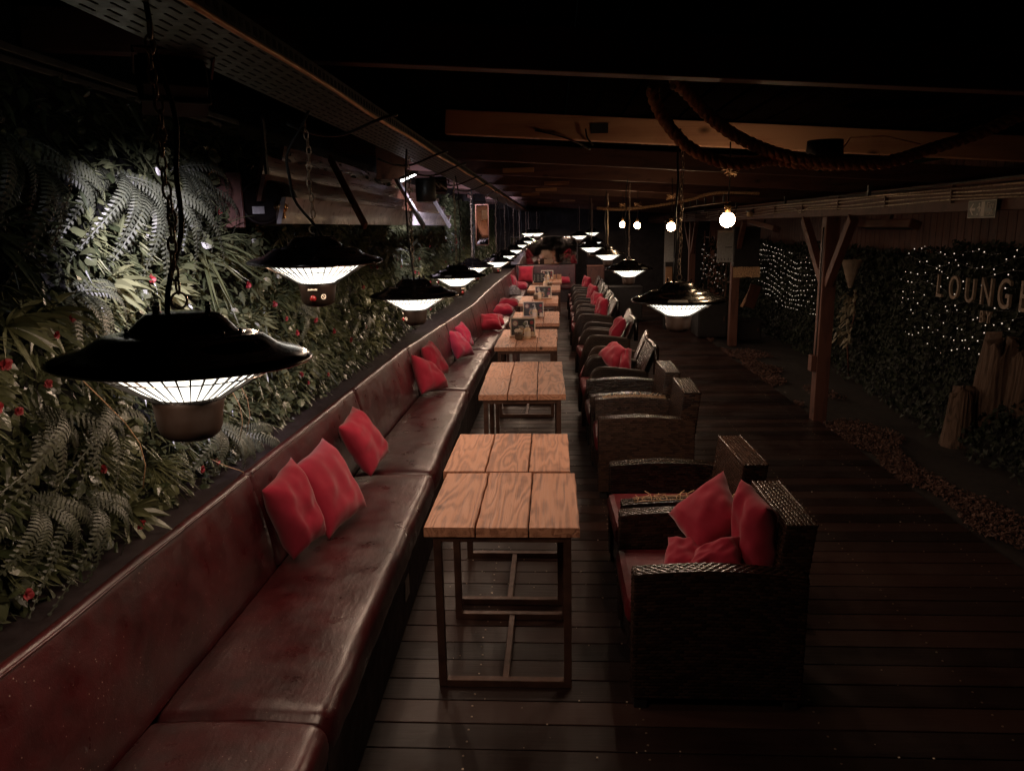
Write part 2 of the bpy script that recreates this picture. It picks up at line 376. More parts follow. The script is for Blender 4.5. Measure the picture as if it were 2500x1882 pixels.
# power cables looped over the tray
for i, (y0, s) in enumerate(((2.75, .12), (4.15, .1), (5.0, .1), (6.2, .12), (7.2, .1), (8.5, .1))):
    mb = MB(); pts = []
    for t in range(15):
        u = t/14; pts.append((-.95+.36*u, y0+.25*u+.05*math.sin(u*5), 2.335 + .05*u*u - .06*math.sin(u*PI)*(1-u)))
    mb.tube(pts, .006, 7)
    tag(mb.build('power_cable', M['cable'], smooth=True), 'black power cable looping under the perforated cable tray', 'cable', 'cables looped under the tray')
mb = MB(); mb.box(-1.80, -1.71, .6, 3.95, 2.49, 2.515); mb.box(-1.80, -1.72, .6, 4.2, 2.53, 2.56)
tag(mb.build('white_trunking', M['galv'], bevel=.004), 'grey plastic trunking running along the top of the planted wall', 'trunking')

# ------------------------------------------------------------------ heaters
def ring_pts(r, z, n=40): return [(r*math.cos(2*PI*i/n), r*math.sin(2*PI*i/n), z) for i in range(n+1)]
SH = MB()
outer = [(.236, .0005), (.247, -.001), (.2515, .003), (.2520, .009), (.246, .018), (.232, .028), (.214, .034), (.197, .040), (.181, .051), (.168, .065), (.155, .077), (.142, .083), (.128, .085), (.118, .086)]
outer = [(r, z*.68) for r, z in outer]; SH.lathe(outer, 64); me_shade = SH.mesh('shade', M['shade'], True)
rf = MB(); rf.lathe([(.235, .001), (.20, .015), (.15, .030), (.08, .042), (.002, .044)], 48); me_refl = rf.mesh('reflector', M['reflector'], True)
cp = MB(); cp.lathe([(.122, .0575), (.116, .060), (.104, .063), (.100, .068), (.084, .085), (.070, .097), (.060, .100), (.002, .101)], 40)
for k in range(10):
    a = 2*PI*k/10; cp.ball((.110*math.cos(a), .110*math.sin(a), .063), .0045, 6, 4)
for k in range(4):
    a = 2*PI*k/4+.4; cp.tube([(.068*math.cos(a), .068*math.sin(a), .100), (.068*math.cos(a), .068*math.sin(a), .118)], .005, 6)
me_cap = cp.mesh('cap', M['shade'], True)
gd = MB()
for k in range(46):
    a = 2*PI*k/46; c, s_ = math.cos(a), math.sin(a)
    pts = [(r*c, r*s_, z) for r, z in ((.196, .001), (.188, -.006), (.12, -.048), (.072, -.076))]
    gd.tube(pts, [.0026, .0026, .0016, .0010], 4, cap=False)
for r, z in ((.190, -.005), (.158, -.026), (.067, -.078)): gd.tube(ring_pts(r, z, 48), .0014, 5, cap=False)
me_guard = gd.mesh('wire_guard', M['wire'], False)
el = MB(); el.lathe([(.176, .002), (.150, -.022), (.110, -.047), (.064, -.073)], 40); me_elem = el.mesh('heating_element', M['glow'], True)
cu = MB(); cu.lathe([(.069, -.074), (.071, -.080), (.069, -.088), (.066, -.108), (.063, -.135), (.058, -.150), (.046, -.160), (.025, -.165), (.002, -.166)], 36); me_cup = cu.mesh('control_cup', M['cup'], True)
sw = MB(); sw.ball((0, -.0625, -.128), .0125, 12, 6); me_switch = sw.mesh('power_switch', M['red_lens'], True)
bd = MB(); Mz = Matrix.Translation((.038, -.0545, -.122)) @ Matrix.Rotation(.61, 4, 'Z') @ Matrix.Rotation(PI/2, 4, 'X')
bd.lathe([(.0075, .0), (.0095, .0)], 18, 0, Mz); bd.box(-.001, .001, -.0075, .0075, -.0004, .0004, 0, Mz @ Matrix.Rotation(.7, 4, 'Z'))
me_badge = bd.mesh('warning_badge', M['white_ink'], False)
bn = MB()
for k in range(8):
    h = (.006, .0045, .0045, .006, .0045, .0045, .006, .0045)[k]; x = -.016+k*.0045
    bn.box(x, x+.003, -.0692, -.0682+abs(x)*.1, -.097, -.097+h)
me_name = bn.mesh('maker_mark', M['white_ink'], False)
def sticker_mesh(a0, wdt, r0, r1):
    s = MB()
    def zo(r):
        for (ra, za), (rb, zb) in zip(outer[3:], outer[4:]):
            if rb <= r <= ra: return za + (zb-za)*(ra-r)/(ra-rb)
        return .08
    s.grid(9, 7, lambda u, v: ((r0+(r1-r0)*v+.0006)*math.cos(a0+wdt*(u-.5)), (r0+(r1-r0)*v+.0006)*math.sin(a0+wdt*(u-.5)), zo(r0+(r1-r0)*v)+.0016))
    return s.mesh('sticker', M['sticker'], False)

def chain_mesh(h, hook=True):
    c = MB(); Lk = .034; n = max(3, int((h-.04)/(Lk*.78))); st = (h-.04)/n; z = .104
    # two shackles from the cap joined in a ring
    c.torus((0, 0, .124), .016, .0026, (1, 0, 0), (0, 0, 1), 14, 5)
    z = .140
    for k in range(n):
        X = (1, 0, 0) if k % 2 else (0, 1, 0); sw_ = .004*math.sin(k*.9)
        c.torus((sw_, 0, z+st*.5), st*.62, .0027, X, (0, 0, 1), 12, 5, sx=.48); z += st
    return c
LAMP = bpy.data.lights.new('lamp_tube_light', 'POINT'); LAMP.energy = 5.0; LAMP.color = (1., .70, .50); LAMP.shadow_soft_size = .0055
def heater(x, y, z, label, tilt=(0, 0), topz=2.38, sticker=None, cable=None, full=True, rot=0):
    r = empty('hanging_heater', (x, y, z), (tilt[0], tilt[1], rot)); tag(r, label, 'patio heater', 'heaters hanging over the tables')
    link('shade', me_shade, r); link('reflector', me_refl, r); link('cap', me_cap, r)
    link('wire_guard', me_guard, r); link('heating_element', me_elem, r)
    for k in range(4):
        lo = bpy.data.objects.new('lamp_tube_light', LAMP); COL.objects.link(lo); lo.parent = r; q = PI/4+k*PI/2; lo.location = (.208*math.cos(q), .208*math.sin(q), -.001)
    cup = link('control_cup', me_cup, r)
    if full:
        link('power_switch', me_switch, cup); link('warning_badge', me_badge, cup); link('maker_mark', me_name, cup)
    h = topz - z - .136
    ch = chain_mesh(h).build('chain', M['chain'], r, True)
    ch.rotation_euler = (-tilt[0], -tilt[1], 0)
    cb = MB(); dx, dy = cable or (.05, .02)
    n = 16; pts = []
    for i in range(n+1):
        t = i/n; pts.append((.03+dx*math.sin(t*PI)+.006*math.sin(t*17), dy*math.sin(t*PI*.9), .10+(h+.05)*t))
    cb.tube(pts, .0055, 8); cb.build('cable', M['cable'], r, True)
    if sticker: link('sticker', sticker_mesh(*sticker), r, label='silver rating sticker on the black shade')
    return r
rt3 = math.radians(3.2)
heater(-.755, 1.46, 1.70, 'large black hanging heater closest to the fern wall front, grey sticker on its left side', (0, -rt3*.7), sticker=(-2.35+2.3, .30, .205, .243), cable=(-.055, -.03), rot=-2.3)
heater(-.899, 2.80, 1.838, 'high black heater below the slatted canopy, red switch facing out', (0.02, .01), cable=(-.10, -.04))
heater(-.791, 4.19, 1.584, 'black heater hanging lower than the high one, over the second bench seam', cable=(-.06, -.02), rot=-1.3)
heater(-.815, 6.28, 1.557, 'black heater with small silver sticker, above the paired bench pillows', sticker=(-1.75-.9, .24, .205, .243), rot=.9)
heater(-.93, 8.6, 1.52, 'black heater hanging directly behind the one with the small sticker', rot=1.1)
heater(-.816, 10.8, 1.478, 'black heater hanging above the flat stacked bench pillows', rot=.4)
lf = ['black heater hung over the table with the third menu card', 'black heater hung over the dark cloth bundle on the bench', 'black heater hung near the last bench corner',
      'black heater hung in front of the end bench', 'small far heater high before the dark end wall, beside the bench corner', 'small far heater high before the dark end wall, over the end table']
for (x, y, z), lb in zip(((-.824, 12.9, 1.487), (-.784, 15., 1.517), (-.757, 17., 1.570), (-.661, 18.5, 1.622), (-.624, 19.3, 1.80), (-.421, 19.7, 1.795)), lf):
    heater(x, y, z, lb, full=False, rot=random.uniform(0, 1))
rl = ['black heater hung over the walkway edge, silver sticker facing the camera', 'black heater over the walkway between the first two hanging globe bulbs', 'black heater hung above the far wicker chair with a red cushion', 'black heater seen partly behind another over the far wicker chairs',
      'black far heater over the last row of wicker chairs', 'small far heater left of its neighbours over the end tables', 'small far heater hanging highest over the aisle end']
for i, ((x, y, z), lb) in enumerate(zip(((.665, 3.99, 1.557), (.789, 7.9, 1.503), (.741, 10.3, 1.574), (.614, 12.2, 1.619), (.752, 14.5, 1.655), (.589, 17., 1.744), (.99, 19.3, 1.791)), rl)):
    heater(x, y, z, lb, topz=rz(x)+.01, full=i < 3, sticker=(-1.75+2.6, .42, .212, .244) if i == 0 else ((-.9-2.4, .3, .205, .243) if i == 1 else None), cable=(.012, .012), rot=2.4 if i else -2.6)

# ------------------------------------------------------------------ bench
def lerp_tab(tab, y):
    for (a, b), (c, d) in zip(tab, tab[1:]):
        if y <= c: return b + (d-b)*max(0, (y-a))/(c-a) if y > a else b
    return tab[-1][1]
def xf(y): return lerp_tab([(0, -.668), (2, -.708), (4.4, -.750), (6.8, -.806), (8.6, -.80), (12, -.72), (17, -.645), (21, -.60)], y)
def xt(y): return lerp_tab([(0, -1.395), (3.1, -1.375), (6.6, -1.345), (8.4, -1.25), (10.5, -1.14), (13, -1.14), (17, -1.06), (21, -1.02)], y)
def xb(y): return xt(y) + .085
seat_y = [-.4, 2.02, 4.38, 6.80, 9.15, 11.5, 13.85, 16.2, 18.6]
sl = ['oxblood leather bench seat running out of frame below the first seam', 'oxblood leather bench seat holding two red pillows beside the first pair of tables',
      'oxblood leather bench seat between the first and second pairs of tables', 'oxblood leather bench seat below the second pair of overlapping red pillows',
      'oxblood bench seat with flat red pillows beside the first menu card', 'oxblood bench seat beside the second menu card', 'oxblood bench seat beside the third menu card', 'oxblood bench seat holding the dark cloth bundle']
for i in range(len(seat_y)-1):
    y0, y1 = seat_y[i], seat_y[i+1]; ym = (y0+y1)/2
    o = empty('banquette', (xf(ym), ym, 0)); tag(o, sl[i], 'bench seat', 'bench seats along the planted wall'); ox, oy = xf(ym), ym
    mb = MB(); NU = 30; NV = 60 if i < 4 else 24
    def prof(t, y):
        B_, F2 = xb(y)+.012, xf(y); e = min(y-y0, y1-y)
        pin = .022*math.exp(-(e/.02)**2) + .008*math.exp(-(e/.10)**2)
        w = .006*noise.noise(Vector((y*5+i*7, 1.3, 0))) + .004*noise.noise(Vector((y*14, i*3., 5)))
        F2 += w - pin*.5
        pts = [(B_, .34), (B_, .445), (B_+.02, .462), (B_+.10, .468)]
        for k in range(1, 11): pts.append((B_+.10+(F2-.068-B_-.10)*k/11, .470+.006*math.sin(PI*k/11)))
        for k in range(11):
            a = PI/2*k/10; pts.append((F2-.055+.055*math.sin(a), .415+.055*math.cos(a)))
        pts += [(F2+.003, .375), (F2-.002, .335), (F2-.02, .322), (F2-.05, .32)]
        s_ = t*(len(pts)-1); j = min(int(s_), len(pts)-2); fr = s_-j
        x = pts[j][0]*(1-fr)+pts[j+1][0]*fr; z = pts[j][1]*(1-fr)+pts[j+1][1]*fr
        if z > .4: z += -pin + .0045*noise.noise(Vector((x*5, y*4, i*2.))) + .0028*noise.noise(Vector((x*6, y*22, i*5.)))*(1 if i else .6)
        return (x-ox, y-oy, z)
    yy = [y0+.002]+[y0+.008, y0+.02]+[y0+.04+(y1-y0-.08)*k/(NV-7) for k in range(NV-6)]+[y1-.02, y1-.008, y1-.002]
    mb.grid(NU, len(yy), lambda u, v: prof(u, yy[int(round(v*(len(yy)-1)))]))
    n = len(yy)
    mb.f.append(tuple(range(NU))[::-1]); mb.m.append(0); mb.f.append(tuple((n-1)*NU+k for k in range(NU))); mb.m.append(0)
    mb.build('seat_cushion', M['leather'], o, True)
    mb = MB(); a, b_ = xf(y0)-.022-ox, xf(y1)-.022-ox
    mb.add([(xb(y0)-ox, y0+.004-oy, 0), (a, y0+.004-oy, 0), (b_, y1-.004-oy, 0), (xb(y1)-ox, y1-.004-oy, 0), (xb(y0)-ox, y0+.004-oy, .318), (a, y0+.004-oy, .318), (b_, y1-.004-oy, .318), (xb(y1)-ox, y1-.004-oy, .318)],
           [(0, 3, 2, 1), (4, 5, 6, 7), (0, 1, 5, 4), (1, 2, 6, 5), (2, 3, 7, 6), (3, 0, 4, 7)])
    mb.build('plinth', M['bench_base'], o)
    mb = MB(); yp = {1: 3.42, 2: 5.65}.get(i)
    if yp:
        xp = a + (b_-a)*(yp-y0)/(y1-y0) + .002
        mb.box(xp-.001, xp+.004, yp-oy-.05, yp-oy+.05, .13, .24); mb.build('vent_plate', M['sticker'], o, bevel=.002)
back_y = [-.4, 1.35, 3.12, 4.87, 6.66, 8.43, 10.2, 11.98, 13.75, 15.5, 17.3, 19.1, 20.6]
bl = ['oxblood leather backrest panel running out of frame beside the lowest ferns', 'oxblood backrest panel beside the arching ferns, before the first pillow', 'oxblood backrest panel behind the first two red pillows', 'plain oxblood backrest panel beyond the first three pillows',
      'oxblood backrest panel beside the overlapping red pillows', 'oxblood backrest panel just beyond the second overlapping pillow pair', 'oxblood backrest panel behind the flat red pillows',
      'oxblood backrest panel opposite the second menu card', 'oxblood backrest panel opposite the third menu card', 'oxblood backrest panel just before the dark cloth bundle', 'oxblood backrest panel behind the dark cloth bundle', 'oxblood backrest panel at the bench corner']
for i in range(len(back_y)-1):
    y0, y1 = back_y[i], back_y[i+1]; ym = (y0+y1)/2; ox, oy = xt(ym), ym
    mb = MB(); jog = random.uniform(-.006, .006)
    yy = [y0+.002, y0+.006, y0+.02]+[y0+.05+(y1-y0-.1)*k/20 for k in range(21)]+[y1-.02, y1-.006, y1-.002]
    def prof(u, v):
        y = yy[int(round(v*(len(yy)-1)))]; e = min(y-y0, y1-y); pin = .016*math.exp(-(e/.012)**2)
        T = xt(y)+jog+.004*noise.noise(Vector((y*3, 7, i))); Bm = T+.095
        pts = [(Bm, .44)]+[(Bm+(T+.006-Bm)*k/12+.012*math.sin(PI*k/12), .44+.435*k/12) for k in range(1, 13)]
        pts += [(T+.002, .888), (T-.008, .897), (T-.022, .899), (T-.036, .893), (T-.045, .880), (T-.045, .70)]
        s_ = u*(len(pts)-1); j = min(int(s_), len(pts)-2); fr = s_-j
        x = pts[j][0]*(1-fr)+pts[j+1][0]*fr - pin; z = pts[j][1]*(1-fr)+pts[j+1][1]*fr - (pin*.6 if pts[j][1] > .8 else 0)
        x += .004*noise.noise(Vector((y*4, z*5, i*3.)))
        return (x-ox, y-oy, z-.44)
    NU = 24; mb.grid(NU, len(yy), prof); n = len(yy)
    mb.f.append(tuple(range(NU))[::-1]); mb.m.append(0); mb.f.append(tuple((n-1)*NU+k for k in range(NU))); mb.m.append(0)
    o = tag(mb.build('padded_wall_panel', M['leather'], None, True, (ox, oy, .44)), bl[i], 'bench backrest', 'backrest panels along the bench')
    mb = MB(); mb.tube([(xt(y)+jog+.006-ox+.004*noise.noise(Vector((y*3, 7, i))), y-oy, .449+.0015*noise.noise(Vector((y*8, i, 2)))) for y in [y0+.012+(y1-y0-.024)*k/24 for k in range(25)]], .0052, 6); mb.build('piping', M['leather'], o, True)
mb = MB()
for k in range(21):
    ya, yb = k, k+1
    if k == 0: ya = -.4
    za = .862; a, b_ = xt(ya)-.047, xt(yb)-.047
    mb.add([(-1.80, ya, za), (a, ya, za), (b_, yb, za), (-1.80, yb, za), (-1.80, ya, .3), (a, ya, .3), (b_, yb, .3), (-1.80, yb, .3)], [(0, 1, 2, 3), (1, 5, 6, 2)])
tag(mb.build('planter_ledge', M['ledge']), 'black ledge between the bench backrest and the planted wall', 'ledge')
# end bench under the mirror
o = empty('end_bench', (-.2, 19.9, 0)); tag(o, 'oxblood leather bench crossing the far end below the mirror', 'bench')
mb = MB(); mb.box(-.75, .78, -.28, .30, .33, .46); mb.build('seat_cushion', M['leather'], o, bevel=.04)
mb = MB(); mb.box(-.82, .80, .302, .38, .33, .955); mb.build('backrest', M['leather'], o, bevel=.02)
mb = MB(); mb.box(-.75, .78, -.24, .30, 0, .328); mb.build('plinth', M['bench_base'], o)
o = empty('end_mirror', (-.2, 20.42, 1.34)); tag(o, 'wide smoky mirror standing above the end bench', 'mirror')
mb = MB(); mb.box(-.95, .84, 0, .01, -.37, .36); mb.build('mirror_glass', M['mirror'], o)
mb = MB(); mb.box(-.97, .86, .011, .03, -.38, .374); mb.box(.842, .862, -.004, .011, -.37, .362); mb.box(-.95, .862, -.004, .011, .362, .374); mb.build('frame', M['black'], o)

# ------------------------------------------------------------------ pillows
def pillow(cs, t, seed, label, group='red scatter cushions', n=34):
    c00, c10, c11, c01 = [Vector(c) for c in cs]; cen = (c00+c10+c11+c01)/4
    nr = (c10-c00+c11-c01).cross(c01-c00+c11-c10).normalized(); ex = (c10-c00+c11-c01).normalized()*.5; ey = (c01-c00+c11-c10).normalized()*.5
    mb = MB(); S = seed*13.7
    for side in (1, -1):
        def fn(u, v):
            a, b = 2*u-1, 2*v-1
            # edges pulled in between the pointed corners
            pa = 1-.07*(1-b*b)*abs(a)**3; pb = 1-.07*(1-a*a)*abs(b)**3
            # soft sag
            uu, vv = .5+.5*a*pa, .5+.5*b*pb
            p = c00*(1-uu)*(1-vv)+c10*uu*(1-vv)+c11*uu*vv+c01*(1-uu)*vv
            h = max(0, (1-a**4))**.62*max(0, (1-b**4))**.62
            wr = noise.noise(Vector((a*1.3+S, b*1.3, side*2.)))*.30 + noise.noise(Vector((a*2.2, b*2.6+S, side*4.)))*.07*h + .16*noise.noise(Vector((a*1.4+S, b*4.2+a, side*5.)))*h*max(0, b)
            rim = .010*noise.noise(Vector((a*2.5+S, b*2.5, 9.)))
            return p + nr*(side*t*.60*h*(1+wr) + rim) - cen + ex*(.012*noise.noise(Vector((a*2, b*2+S, 3.)))) + ey*(.014*noise.noise(Vector((a*2+S, b*2, 6.))))
        g = MB(); g.grid(n, n, fn)
        if side < 0: g.f = [f[::-1] for f in g.f]
        mb.add(g.v, g.f)
    o = mb.build('cushion', M['fabric'], None, True, cen)
    # welded rim and a piped seam
    import bmesh
    bm = bmesh.new(); bm.from_mesh(o.data); bmesh.ops.remove_doubles(bm, verts=bm.verts, dist=.0006); bm.to_mesh(o.data); bm.free()
    tag(o, label, 'cushion', group); return o
pillow([(-1.29, 3.04, .845), (-1.27, 3.36, .895), (-1.09, 3.235, .55), (-1.19, 3.085, .49)], .14, 1, 'slim red cushion standing on the bench, first in its row')
pillow([(-1.285, 3.40, .83), (-1.275, 3.87, .845), (-1.00, 3.68, .515), (-1.10, 3.32, .49)], .13, 2, 'wide red cushion leaning on the bench beside the first slim one')
pillow([(-1.28, 4.19, .815), (-1.28, 4.52, .865), (-1.06, 4.53, .56), (-1.11, 4.20, .50)], .12, 3, 'red cushion with a creased lower edge standing alone near the bench seam')
pillow([(-1.30, 6.60, .845), (-1.16, 6.86, .70), (-.985, 6.76, .505), (-1.20, 6.46, .495)], .12, 4, 'red cushion in front of another, in the first overlapping pair on the bench')
pillow([(-1.27, 6.98, .84), (-1.24, 7.22, .88), (-1.04, 7.15, .56), (-1.16, 6.90, .53)], .12, 5, 'red cushion standing behind the front one of the first overlapping pair')
pillow([(-1.26, 8.50, .80), (-1.14, 8.72, .73), (-.93, 8.56, .505), (-1.10, 8.26, .505)], .12, 6, 'red cushion in front of another, in the second overlapping pair on the bench')
pillow([(-1.20, 8.84, .79), (-1.14, 9.02, .84), (-.98, 8.93, .55), (-1.06, 8.74, .54)], .11, 7, 'red cushion standing behind the front one of the second overlapping pair')
pillow([(-1.10, 10.95, .70), (-.82, 10.95, .70), (-.74, 10.75, .505), (-1.10, 10.75, .50)], .13, 8, 'red cushion propped upright in front of a flat one, beside the first menu card')
pillow([(-1.05, 11.45, .62), (-.78, 11.5, .60), (-.74, 11.15, .53), (-1.04, 11.1, .53)], .13, 9, 'red cushion lying flat behind the propped one on the bench')
pillow([(-1.06, 13.2, .56), (-.70, 13.2, .54), (-.70, 12.82, .53), (-1.06, 12.82, .53)], .15, 10, 'red cushion lying flat on the bench beside the second menu card')
pillow([(-1.05, 14.3, .58), (-.66, 14.3, .55), (-.66, 13.92, .54), (-1.05, 13.92, .54)], .15, 11, 'red cushion lying flat just behind the other flat cushion')
pillow([(-1.08, 17.9, .86), (-.98, 18.3, .80), (-.86, 18.2, .50), (-1.0, 17.85, .50)], .13, 12, 'red cushion leaning on the bench behind the dark cloth bundle')
pillow([(-.92, 18.45, .60), (-.62, 18.4, .58), (-.64, 18.05, .52), (-.92, 18.1, .52)], .13, 13, 'red cushion lying flat against the leaning one near the bench corner')
pillow([(-.93, 19.95, .95), (-.52, 19.95, .95), (-.54, 19.75, .53), (-.95, 19.75, .53)], .13, 14, 'large square red cushion standing on the end bench below the mirror')
pillow([(.10, 19.95, .62), (.45, 19.95, .60), (.45, 19.7, .52), (.10, 19.7, .52)], .12, 15, 'red cushion lying on the end bench beside the wooden boxes')
cg = 'red cushions on the wicker chairs'
pillow([(.79, 3.04, .895), (.845, 2.84, .84), (.865, 2.84, .50), (.80, 3.04, .49)], .12, 21, 'red cushion standing upright against the back of the first wicker chair', cg)
pillow([(.77, 3.26, .855), (.80, 3.02, .72), (.62, 2.98, .52), (.52, 3.24, .66)], .13, 22, 'large red cushion tilted back on the first wicker chair', cg)
pillow([(.60, 2.97, .60), (.775, 2.93, .685), (.76, 2.83, .59), (.52, 2.84, .52)], .10, 23, 'small folded red cushion lying along the near arm of the first wicker chair', cg)
pillow([(.50, 3.10, .60), (.66, 3.06, .62), (.64, 2.88, .51), (.43, 2.90, .50)], .08, 24, 'red cushion buried under the tilted one on the first wicker chair', cg)
pillow([(.46, 7.75, .62), (.66, 7.78, .76), (.76, 7.45, .72), (.60, 7.30, .50)], .13, 25, 'crumpled red cushion filling the wicker chair near the second pair of tables', cg)
pillow([(.70, 7.55, .72), (.79, 7.5, .73), (.76, 7.25, .52), (.63, 7.25, .50)], .10, 26, 'small red cushion against the back of the chair holding the crumpled cushion', cg)
pillow([(.87, 9.62, .82), (.90, 9.40, .80), (.78, 9.40, .50), (.72, 9.62, .50)], .12, 27, 'red cushion leaning against the tall reclined wicker back', cg)
pillow([(.75, 11.95, .86), (.83, 11.65, .84), (.80, 11.65, .55), (.68, 11.95, .55)], .12, 28, 'red cushion in the wicker chair opposite the second menu card', cg)
pillow([(.72, 13.2, .84), (.84, 12.85, .82), (.80, 12.85, .52), (.66, 13.2, .52)], .12, 29, 'red cushion in the wicker chair opposite the third menu card', cg)
pillow([(.72, 14.7, .86), (.84, 14.4, .82), (.80, 14.4, .52), (.66, 14.7, .52)], .12, 30, 'red cushion in the wicker chair among the far row, second from the last', cg)
pillow([(.72, 17.2, .86), (.84, 16.9, .82), (.80, 16.9, .52), (.66, 17.2, .52)], .12, 31, 'red cushion in the last wicker chair before the end wall', cg)

# ------------------------------------------------------------------ tables
tt = MB(); rnd = random.Random(3); xs = [-.325, -.108, .112, .326]
for k in range(3):
    a, b_ = xs[k]+.0035, xs[k+1]-.0035
    NY = 14; vs = []
    for j in range(NY):
        y = .655*j/(NY-1); wl = .0042*noise.noise(Vector((y*9, k*5., 1))); wr = .0042*noise.noise(Vector((y*9, k*5.+2, 8)))
        zz = .0012*noise.noise(Vector((k*3., y*4, 2)))
        ya = y + (.016*noise.noise(Vector((k*2.3+.4, j*.7, 4.5))) if j in (0, NY-1) else 0)
        vs += [(a+wl, ya, -.042), (b_+wr, ya, -.042), (b_+wr, ya, -.004+zz), (b_+wr-.004, ya, zz), (a+wl+.004, ya, zz), (a+wl, ya, -.004+zz)]
    fs = [(j*6+q, j*6+(q+1) % 6, (j+1)*6+(q+1) % 6, (j+1)*6+q) for j in range(NY-1) for q in range(6)]
    fs = [f[::-1] for f in fs] + [tuple(range(6)), tuple((NY-1)*6+q for q in range(6))[::-1]]
    tt.add(vs, fs)
table_root = empty('table'); tt.build('tabletop', M['table'], table_root, loc=(0, 0, .752))
for yy_ in (.045, .58):
    f = MB(); w_ = .033
    for sx in (-1, 1): f.box(sx*.272-w_/2, sx*.272+w_/2, yy_-w_/2, yy_+w_/2, .001, .709)
    f.box(-.2555, .2555, yy_-w_/2, yy_+w_/2, .001, .033); f.box(-.2555, .2555, yy_-w_/2, yy_+w_/2, .676, .709)
    f.build('leg_frame', M['steel'], table_root, bevel=.002)
f = MB(); f.box(-.014, .014, .0625, .5625, .003, .03); f.build('stretcher', M['steel'], table_root, bevel=.002)
tpos = [(-.222, 2.84, .0), (-.245, 3.56, .0), (-.238, 5.31, .01), (-.25, 5.975, 0), (-.293, 7.52, 0), (-.283, 8.18, 0), (-.25, 9.42, 0), (-.243, 10.06, 0), (-.25, 11.93, 0), (-.24, 12.58, 0), (-.19, 14.46, 0), (-.18, 15.1, 0), (-.14, 16.45, 0), (-.13, 17.1, 0)]
tl = ['square reclaimed wood table closest to the camera, knot beside its middle board', 'square wood table pushed against the far edge of the closest one', 'bare wood table opposite the wicker chairs with frayed arms', 'wood table pushed behind the second bare table',
      'wood table in front of the first menu card', 'wood table carrying the first menu card and cream bottle', 'wood table in front of the second menu card', 'wood table carrying the second menu card', 'wood table in front of the third menu card', 'wood table carrying the third menu card',
      'wood table in front of the cream bottle pair', 'wood table carrying the cream bottle pair', 'wood table carrying the dark menu board', 'wood table carrying the wooden boxes']
for i, (x, y, r) in enumerate(tpos):
    o = table_root if i == 0 else copy_tree(table_root)
    o.location = (x, y, 0); o.rotation_euler = (0, 0, r); tag(o, tl[i], 'table', 'tables in pairs along the bench')
    if i == 0: o.scale = (1, 1.06, 1)

# ------------------------------------------------------------------ table ware
def menu(x, y, label, w_=.28, h_=.205, dark=False, rot=0):
    o = empty('menu_card', (x, y, .753), (math.radians(-9), 0, rot)); tag(o, label, 'menu', 'menu cards on the tables')
    m = MB(); m.box(-w_/2-.008, w_/2+.008, -.022, .022, 0, .014); m.build('stand', M['wood_box'] if not dark else M['black'], o, bevel=.002)
    m = MB(); m.box(-w_/2, w_/2, -.003, .003, .0145, .0145+h_); m.build('card', M['paper'] if not dark else M['black'], o)
    m = MB(); b = .012; m.box(-w_/2+b, w_/2-b, -.0045, -.0032, .0145+b, .0145+h_-b); pr = m.build('print', M['dark_print'], o)
    if not dark:
        for j, (px, pz, pr_, mt) in enumerate(((-.085, .158, .034, 'red_lens'), (-.085, .158, .022, 'letter'), (.09, .09, .030, 'red_lens'), (-.02, .07, .04, 'wood_box'), (-.02, .07, .026, 'blade'), (.10, .165, .020, 'petal'), (.02, .155, .018, 'lance'), (.105, .045, .022, 'cream'))):
            d = MB(); d.lathe([(.0005, 0), (pr_, 0)], 18, 0, Matrix.Translation((px, -.0052-.0006*j, pz)) @ Matrix.Rotation(PI/2, 4, 'X')); d.build('food_picture', M[mt], pr)
        d = MB()
        for j in range(5): d.box(-.05, .0+.012*(j % 3), -.0053, -.0048, .125-.009*j, .128-.009*j)
        d.build('print_lines', M['white_ink'], pr)
    else:
        d = MB()
        for j in range(9):
            for c in range(3): d.box(-.11+.078*c, -.11+.078*c+.03+.01*((j*c) % 3), -.0053, -.0048, .17-.016*j, .173-.016*j)
        d.build('print_lines', M['white_ink'], pr)
menu(-.345, 8.20, 'framed menu card on the first table past the bare ones, food pictures on it')
menu(-.275, 10.02, 'second framed menu card along the tables, bottle standing before its middle')
menu(-.175, 12.68, 'third framed menu card along the tables, small jar at its right')
menu(-.325, 16.5, 'black menu board with rows of small print near the end bench', .23, .2, True)
menu(-.145, 17.35, 'framed menu card farthest along the tables, behind the wooden boxes')
def bottle(x, y, label, h=.2, pump=True):
    o = empty('sauce_bottle', (x, y, .753)); tag(o, label, 'bottle', 'sauce bottles on the tables')
    m = MB(); m.lathe([(.001, 0), (.033, 0), (.036, .006), (.036, .095), (.034, .108), (.02, .122), (.016, .126), (.016, .134), (.001, .134)], 20); m.build('body', M['cream'], o, True)
    m = MB(); m.lathe([(.019, .130), (.019, .148), (.007, .152), (.006, .185), (.001, .186)], 14)
    m.tube([(0, 0, .185), (.0, 0, .192), (-.022, -.012, .192), (-.03, -.016, .186)], .006, 8); m.build('pump', M['satin_white'], o, True)
    m = MB(); m.lathe([(.0364, .03), (.0366, .031), (.0366, .084), (.0364, .085)], 20); m.build('label', M['paper'], o, True)
bottle(-.29, 8.10, 'cream pump bottle before the first menu card')
bottle(-.252, 9.93, 'cream pump bottle before the second menu card')
bottle(-.24, 12.60, 'cream pump bottle before the third menu card')
bottle(-.175, 15.22, 'cream bottle on the table with two bottles, nearer one'); bottle(-.115, 15.5, 'cream bottle on the table with two bottles, farther one'); bottle(-.12, 17.2, 'cream bottle before the farthest menu card')
